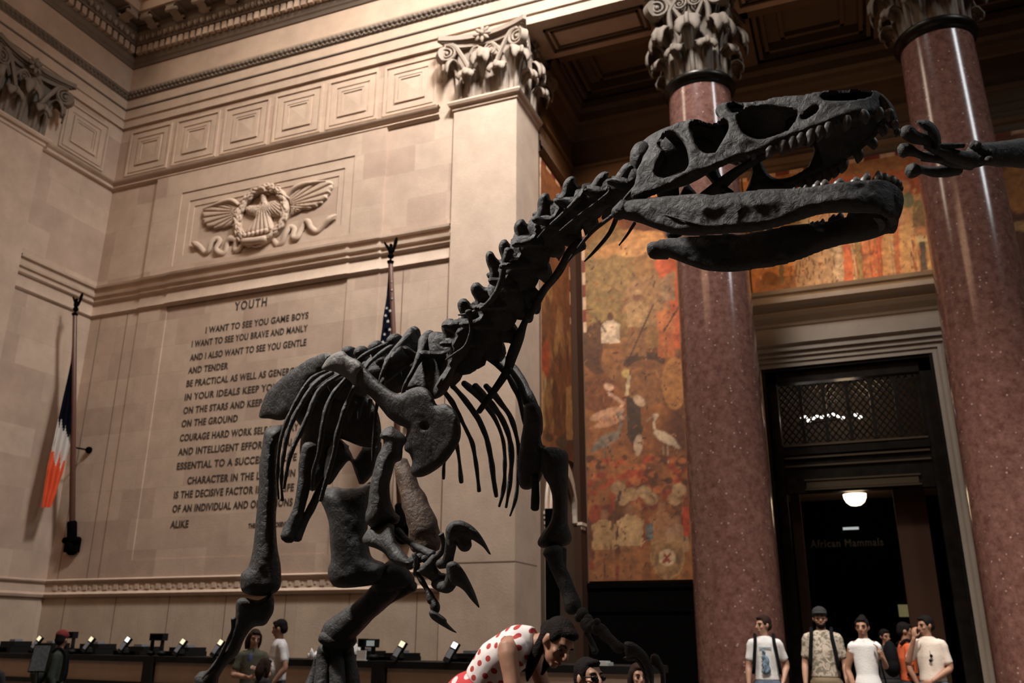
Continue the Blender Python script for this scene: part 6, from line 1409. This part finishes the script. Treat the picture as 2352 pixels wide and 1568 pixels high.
F = lambda x, y, z=0: V(x, y, z)
person('young man in white t-shirt with blue print and backpack straps, looking aside', 1750, 1413, 11.2, .12, dict(top='white_tee', bottom='jeans', sleeve=.72, pack=True, face=F(-.82, -.55, -.05), hair='hairb', arms=((V(-.22, .0, 1.14), V(-.235, -.08, .90)), (V(.25, .07, 1.15), V(.18, -.10, .95))), extra=(print_front,)))
person('bearded man in a dark cap and pale leaf-print shirt with backpack straps', 1881, 1396, 11.0, .0, dict(top='leafshirt', bottom='khaki', sleeve=.75, pack=True, beard=True, cap='darkcloth', face=F(.12, -1, -.02), w=1.06, hstyle='short'))
person('woman in a white short-sleeved top with a shoulder strap, hair in a bun', 1977, 1417, 10.6, .05, dict(top='white_tee', sleeve=.26, hem=1, hstyle='bun', face=F(-.25, -1, -.08), w=.84, arms=((V(-.22, .03, 1.14), V(-.17, -.05, .90)), (V(.22, .06, 1.17), V(.16, -.13, 1.30))), hands=(None, V(-.2, -.1, 1)), pack=False, skin='skin2', extra=(lambda r, H, sp: (lambda m: (m.tube([V(.13, .02, 1.45), V(.15, -.09, 1.36), V(.17, -.10, 1.15), V(.20, .02, .98)], .010, 8, 4), m.build('shoulder_strap', M['strap'], r, world=False)))(MB()),)))
person('man in cream shirt and jeans with a hand at his mouth, sunglasses on his chest', 2120, 1414, 11.1, -.35, dict(top='cream', bottom='jeans', sleeve=.78, face=F(-.62, -.75, -.12), arms=((V(-.24, -.12, 1.18), V(-.10, -.20, 1.48)), (V(.215, .02, 1.13), V(.05, -.19, .98))), hands=(V(.1, .05, 1), V(-.8, -.2, -.25)), palms=(V(.3, 1, .1), V(0, 1, 0)), curl=.7, extra=(glasses_on_shirt,), skin='skin2'))
person('person in an orange shirt with a dark backpack, turned away behind the man in cream', 2080, 1430, 12.0, 1.75, dict(top='orange', bottom='darkcloth', sleeve=.8, pack=True, face=F(0, -1, -.2), skin='skin2'))
person('dim figure in dark clothes in the doorway, between the white top and orange shirt', 2032, 1445, 13.4, .3, dict(top='darkcloth', bottom='darkcloth', sleeve=.8, skin='skin2', face=F(.3, -1, -.1)))
person('man in a pale grey t-shirt with dark hair standing before the ticket counter', 640, 1423, 11.4, -.75, dict(top='grey_tee', bottom='darkcloth', sleeve=.70, belly=True, w=1.05, skin='skin2', face=F(-.55, -.8, -.2), arms=((V(-.24, -.05, 1.14), V(-.14, -.26, 1.12)), (V(.27, .05, 1.14), V(.24, -.10, .93))), hands=(V(-.2, -1, .1), None), extra=(phone_strap,)))
person('woman in an olive t-shirt with brown hair, forearm raised, beside the grey t-shirt', 590, 1446, 10.7, .6, dict(top='olive', bottom='darkcloth', sleeve=.70, hstyle='long', hair='hairb', face=F(.30, -.9, -.25), hup=F(.12, 0, 1), w=.95, arms=((V(-.24, -.02, 1.16), V(-.02, -.25, 1.13)), (V(.23, -.05, 1.15), V(.08, -.26, 1.22))), hands=(V(.8, -.5, .15), V(-.3, -.8, .3)), extra=(blue_cup,)))
person('small dark-haired child in dark clothes between the couple and the shin bone', 614, 1512, 9.7, 2.7, dict(top='darkcloth', sleeve=.8, hstyle='long', hair='hairb', face=F(.2, -1, -.2), hk=1.12))
person('person in a dark red cap and dark green jacket with a backpack', 146, 1449, 11.0, 2.3, dict(top='green', bottom='darkcloth', sleeve=1.2, pack=True, packmat='green', cap='redcap', face=F(.9, -.4, -.05), skin='skin2'))
person('dark figure cut off by the left edge of the frame', -16, 1488, 9.0, .4, dict(top='darkcloth', bottom='darkcloth', sleeve=1.2, face=F(.9, -.4, -.1)))
# girl bending forward in the polka dot top
bs = [V(-.36, .0, .90), V(-.30, 0, 1.02), V(-.18, 0, 1.17), V(-.05, .0, 1.255), V(.035, 0, 1.275)]
person('dark-haired girl bending forward in a white sleeveless top with red polka dots', 1310, 1433, 5.2, .0, dict(top='dots', bottom='redskirt', skirt=True, sleeve=0, hem=5, spine=bs, lat=V(0, 1, 0), head=V(.165, -.02, 1.265), face=F(.72, -.45, -.62), hup=F(.62, -.05, .8), hstyle='tied', skin='skin2', sh=(V(-.06, -.165, 1.235), V(-.06, .165, 1.235)), arms=((V(.0, -.22, .98), V(.15, -.20, .78)), (V(.02, .20, 1.0), V(.18, .16, .80))), vox=.009, w=.9))
person('dark-haired man in sunglasses, only the top of his head above the frame edge', 1352, 1511, 4.9, .35, dict(top='darkcloth', bottom='darkcloth', sleeve=.8, face=F(.62, -.8, .02), extra=(shades,), vox=.009, hk=1.14))
person('fair-haired child half hidden behind the curved claws of the dinosaur', 1466, 1524, 7.0, .2, dict(top='darkcloth', bottom='darkcloth', sleeve=.8, hair='hairb', hstyle='long', face=F(.4, -1, -.1), hk=1.12))

# ================================================================== TICKET COUNTER
ctr = empty('ticket_counter', (-10, 12.3, 0), 'long dark-topped ticket counter along the limestone wall', 'counter')
CA, CB = V(-15.95, 12.6, 0), V(-2.4, 10.65, 0); cdv = (CB-CA).normalized(); cn = V(cdv.y, -cdv.x, 0); CTOP = 1.15
def cpt(u, o, z): return CA+cdv*u+cn*o+V(0, 0, z)
CL = (CB-CA).length
def cbox(mb, u0, u1, o0, o1, z0, z1): mb.obox(cpt((u0+u1)/2, (o0+o1)/2, (z0+z1)/2), cdv*((u1-u0)/2), cn*((o1-o0)/2), V(0, 0, (z1-z0)/2))
def u_at(px, o=0.0):
    """distance along the counter of the point seen at this column, on the line o in front of its axis"""
    d = ray(px, 1500); q = CA+cn*o; A = np.array([[d[0], -cdv.x], [d[1], -cdv.y]]); s = np.linalg.solve(A, np.array([q.x, q.y])); return s[1]
mb = MB(); cbox(mb, 0, CL, -.35, .40, CTOP-.085, CTOP); mb.build('worktop', M['blackwood'], ctr, smooth=False)
mb = MB(); cbox(mb, .05, CL-.05, -.30, .35, 0, CTOP-.085); mb.build('front_panel', M['plain'], ctr, smooth=False)
for px in (345, 872, 1140):
    u = u_at(px, .4); mb = MB(); cbox(mb, u-.10, u+.10, .28, .43, 0, CTOP-.0); mb.build('divider_post', M['blackwood'], ctr, smooth=False)
for z in (.70, .55):
    mb = MB(); cbox(mb, 0, CL, .30, .42, z, z+.07); mb.build('rail', M['blackwood'], ctr, smooth=False)
M['screen_warm'] = simple('lit_terminal_screen', (.8, .75, .6), .4, emit=(1, .86, .52), estr=.9); M['screen_white'] = simple('lit_white_screen', (.8, .8, .8), .4, emit=(.95, .97, 1), estr=1.5); M['greykeys'] = simple('grey_keypad', (.20, .20, .22), .5)
TERM = [(84, 1472, 'warm', 'card terminal with lit screen by the grey sign panel'), (204, 1474, 'warm', 'card terminal with lit screen right of the red cap'), (288, 1475, 'white', 'white lit card terminal beside the first twin pole display'), (416, 1480, 'warm', 'card terminal with lit screen between the first pole display and the shin bone'), (503, 1482, 'warm', 'card terminal partly behind the lower shin bone'), (921, 1487, 'warm', 'card terminal with lit screen below the hanging thin claw'), (1042, 1490, 'white', 'white lit card terminal at the left end of a register, below the lower big claw'), (1226, 1486, 'white', 'white lit card terminal above the shoulder of the polka dot top')]
for px, py, kind, lb in TERM:
    u = u_at(px, .33); c = cpt(u, .33, CTOP); t = empty('card_terminal', c, lb, 'card terminal', 'card terminals on the counter')
    cz = P(px, py, (c-Vector(CAM)).dot(FWD)).z; cz = max(cz, CTOP+.12); d = V(0, 0, 1)*.80+cn*-.35+cdv*.32; d.normalize(); sd = d.cross(cn).normalized(); nn = sd.cross(d).normalized()
    if nn.dot(cn) < 0: nn = -nn
    c0 = V(c.x, c.y, cz)
    mb = MB(); mb.obox(c0-d*.05, d*.135, sd*.046, nn*.028); mb.tube([c0-d*.08-nn*.02, V(c.x, c.y, CTOP+.09), V(c.x, c.y, CTOP+.045)], [.035, .045, .055], 8, 1); mb.build('terminal_body', M['blackwood'], t, smooth=False)
    mb = MB(); mb.obox(c0+d*.04+nn*.029, d*.036, sd*.038, nn*.004); mb.build('lit_screen', M['screen_white' if kind == 'white' else 'screen_warm'], t, smooth=False)
    mb = MB(); mb.obox(c0-d*.075+nn*.029, d*.058, sd*.037, nn*.004); mb.build('keypad', M['greykeys'], t, smooth=False)
REG = [(4, 46, 1472, 'low black cash register at the left edge of the counter'), (88, 134, 1476, 'low black cash register behind the red cap'), (184, 242, 1478, 'black cash register under the second card terminal'), (283, 345, 1484, 'black cash register left of the first twin pole display'), (390, 450, 1486, 'black cash register with a small stand, right of the first twin pole display'), (806, 866, 1494, 'black cash register with papers behind the left foot bones'), (881, 946, 1499, 'black cash register left of the lower big claw'), (1039, 1105, 1500, 'black cash register with keys, left of the plain pole')]
for x0, x1, py, lb in REG:
    u0, u1 = max(.12, u_at(x0, -.1)), u_at(x1, -.1); um = (u0+u1)/2; c = cpt(um, -.1, CTOP); t = empty('cash_register', c, lb, 'cash register', 'cash registers on the counter')
    z1 = max(CTOP+.09, P((x0+x1)/2, py, (c-Vector(CAM)).dot(FWD)).z); mb = MB(); cbox(mb, u0, u1, -.32, .10, CTOP, CTOP+(z1-CTOP)*.55); cbox(mb, u0+(u1-u0)*.25, u1, -.3, .05, CTOP+(z1-CTOP)*.5, z1); mb.build('case', M['blackwood'], t, smooth=False)
    mb = MB(); cbox(mb, u0+(u1-u0)*.05, u0+(u1-u0)*.8, .10, .108, CTOP+.02, CTOP+(z1-CTOP)*.45); mb.build('drawer_front', M['black'], t, smooth=False)
    mb = MB(); cbox(mb, u0+(u1-u0)*.45, u0+(u1-u0)*.75, -.2, -.05, z1, z1+.035); mb.build('receipt_slot', M['greykeys'], t, smooth=False)
def pole_display(px, pytop, w, lb, poles, lit=False):
    PO = .20; u = u_at(px, PO); c = cpt(u, PO, CTOP); t = empty('pole_display', c, lb, 'customer display', 'pole displays on the counter'); dpt = (c-Vector(CAM)).dot(FWD); zt = P(px, pytop, dpt).z
    hw = w*mpp(dpt)/2
    for q in poles: mb = MB(); uu = u_at(px+q, PO)-u; mb.tube([cpt(u+uu, PO, CTOP+.03), cpt(u+uu, PO, zt-.08)], [.035, .028], 10, 1); mb.tube([cpt(u+uu, PO, CTOP+.04), cpt(u+uu, PO, CTOP+.05)], .07, 12, 1); mb.build('pole', M['blackwood'], t)
    if w > 0:
        mb = MB(); cbox(mb, u-hw, u+hw, PO-.05, PO+.05, zt-.11, zt); mb.build('display_case', M['blackwood'], t, smooth=False)
        mb = MB(); cbox(mb, u-hw*.85, u+hw*.85, PO+.05, PO+.056, zt-.09, zt-.02); mb.build('display_window', simple('lit_readout', (.3, .32, .32), .4, emit=(.6, .7, .7), estr=.25) if lit else M['black'], t, smooth=False)
pole_display(154, 1450, 42, 'dark pole display rising behind the red cap', (-8, 10))
pole_display(360, 1454, 46, 'dark twin pole display above the first divider post', (-13, 10))
pole_display(833, 1466, 18, 'dark narrow pole display left of the lit pale one', (0,))
pole_display(855, 1467, 26, 'pole display with a pale lit face right of the left foot bones', (2,), True)
pole_display(1150, 1470, 28, 'dark pole display left of the polka dot top', (0,))
pole_display(1122, 1468, 0, 'plain black upright pole next to the last pole display', (0,))
for px, py, s, lb, nm in ((722, 1499, .085, 'crumpled white tissue standing on the counter left of the foot bones', 'tissue'), (815, 1492, .07, 'white paper heap on the register behind the foot bones', 'paper_heap')):
    u = u_at(px, .34 if nm == 'tissue' else .02); c = cpt(u, .34 if nm == 'tissue' else .02, CTOP); mb = MB(); rs4 = random.Random(px); zz = P(px, py, (c-Vector(CAM)).dot(FWD)).z
    for i in range(12): a = rs4.uniform(0, 6.28); mb.tube([V(c.x, c.y, CTOP+.025 if nm == 'tissue' else CTOP+.2), V(c.x+s*.6*math.cos(a), c.y+s*.6*math.sin(a), zz-.05), V(c.x+s*math.cos(a), c.y+s*math.sin(a), zz+rs4.uniform(-.03, .06))], [s*.4, s*.5, s*.12], 8, 3)
    o = mb.build(nm, simple('white_tissue', (.62, .57, .53), .9)); tag(o, lb, 'paper')
u = u_at(838, .3); mb = MB(); cbox(mb, u-.075, u+.075, .36, .38, CTOP, CTOP+.13); cbox(mb, u-.075, u+.075, .33, .39, CTOP, CTOP+.01); o = mb.build('card_sign', simple('white_card', (.6, .57, .53), .8), smooth=False); tag(o, 'small white card sign standing at the counter edge by the second divider', 'card sign')
u = u_at(1384, .3); mb = MB(); cbox(mb, u-.07, u+.07, .24, .36, CTOP+.035, CTOP+.05); cbox(mb, u-.09, u+.09, .2, .36, CTOP, CTOP+.035); o = mb.build('paper_slip', simple('pale_slip', (.5, .5, .48), .8), smooth=False); tag(o, 'small pale slip on the counter just right of the sunglasses man', 'paper')
# grey sign panel on a stand in front of the counter
c = P(93, 1511, 10.5); sg2 = empty('sign_stand', (c.x, c.y, 0), 'grey-blue rectangular sign panel on a dark stand beside the red cap', 'sign stand')
ax = RIGHT*1.0; up = (V(0, 0, 1)*.97+RIGHT*.10).normalized(); nn = ax.cross(up).normalized()
mb = MB(); mb.obox(c, ax*.105, up*.16, nn*.015); mb.build('frame', M['blackwood'], sg2, smooth=False)
mb = MB(); mb.obox(c-nn*.014 if nn.dot(FWD) > 0 else c+nn*.014, ax*.095, up*.145, nn*.006); mb.build('panel', simple('grey_blue_panel', (.16, .18, .19), .5, noise_amt=.35, nscale=30), sg2, smooth=False)
mb = MB(); mb.tube([c-up*.16, V(c.x, c.y, .03)], .022, 10, 1); mb.lathe([(0, .04), (.17, .03), (.18, 0)], 20, (c.x, c.y, 0)); mb.build('stand', M['blackwood'], sg2)
# tall black post beside the pier
c = onZ(1270, 1700, 0) if False else V(onY(1270, 1400, 12.6).x, 12.6, 0)
po = empty('black_post', c, 'tall black upright post in front of the stone arch, behind the hanging arm bones', 'post')
mb = MB(); mb.box((c.x-.085, 12.52, 0), (c.x+.085, 12.68, 3.3)); mb.build('upright', M['black'], po, smooth=False)
mb = MB(); mb.box((c.x-.20, 12.4, 0), (c.x+.20, 12.8, .08)); mb.box((c.x-.14, 12.5, 1.50), (c.x-.085, 12.56, 1.58)); mb.build('foot_plate', M['black'], po, smooth=False)
# ================================================================== LIGHT
w = bpy.data.worlds.new('hall_air'); SC.world = w; w.use_nodes = True
bg = w.node_tree.nodes['Background']; bg.inputs['Color'].default_value = (1.0, .70, .46, 1); bg.inputs['Strength'].default_value = 0.012
def area(name, loc, target, sx, sy, power, col, spread=PI):
    l = bpy.data.lights.new(name, 'AREA'); l.shape = 'RECTANGLE'; l.size = sx; l.size_y = sy; l.energy = power; l.color = col; l.spread = spread
    o = bpy.data.objects.new(name, l); COL.objects.link(o); o.location = loc
    d = (Vector(target)-Vector(loc)).normalized(); o.rotation_euler = d.to_track_quat('-Z', 'Y').to_euler(); return o
area('window_light_left', (-15.4, 5.0, 19.5), (-2, 9, 10), 2.4, 8, 620, (1.0, .80, .62))
area('window_light_right', (14.0, 6.0, 19.5), (-2, 13, 9), 2.0, 9, 560, (.94, .97, 1.0), 2.2)
area('hall_lamp_key', (-2.5, 8.5, 18.0), (-6.8, 14, 7.5), 1.6, 1.6, 1020, (.97, .975, .98), 1.75)
area('fill_visitors', (0.5, 3.0, 15.0), (2.0, 11.2, 1.0), 1.5, 1.5, 270, (1.0, .93, .86), .75)  # unseen light added to brighten the people by the columns
area('fill_upper_wall', (-5.0, 6.0, 22.0), (-9, 14, 14.2), 1.6, 1.6, 230, (1.0, .93, .86), .95)  # unseen light added to brighten the frieze where the key falls off
area('hall_lamps', (-8, -4.0, 16.0), (-11, 14, 5), 8, 3, 330, (1.0, .58, .33))
area('fill_skeleton', (-8.0, 0.0, 13.0), (-1.4, 3.0, 2.4), 1.2, 1.2, 380, (1.0, .95, .90), 1.0)  # unseen spot added to brighten the front of the skeleton
area('door_cornice_lamps', (0.3, 16.3, 8.3), (0.3, 17.6, 9.5), 3.2, .2, 26, (1.0, .60, .30))
area('mural_lamps', (-3.4, 15.4, 12.9), (-3.5, 17.6, 8.2), 3.0, .2, 60, (1.0, .56, .28), 1.6)
for nm, x, y, z, p in (('corridor_lamp_light', lc.x, lc.y, zl-.35, 5), ('transom_fill', 0, 19.2, 6.2, 9)):  # transom light is added, no lamp there; it brightens the plaster behind the lattice
    pl = bpy.data.lights.new(nm, 'POINT'); pl.energy = p; pl.color = (1, .70, .42); pl.shadow_soft_size = .2; o = bpy.data.objects.new(nm, pl); COL.objects.link(o); o.location = (x, y, z)
vs = SC.view_settings; vs.view_transform = 'Standard'; vs.look = 'None'; vs.gamma = 1.0; vs.use_curve_mapping = False; vs.exposure = -0.15
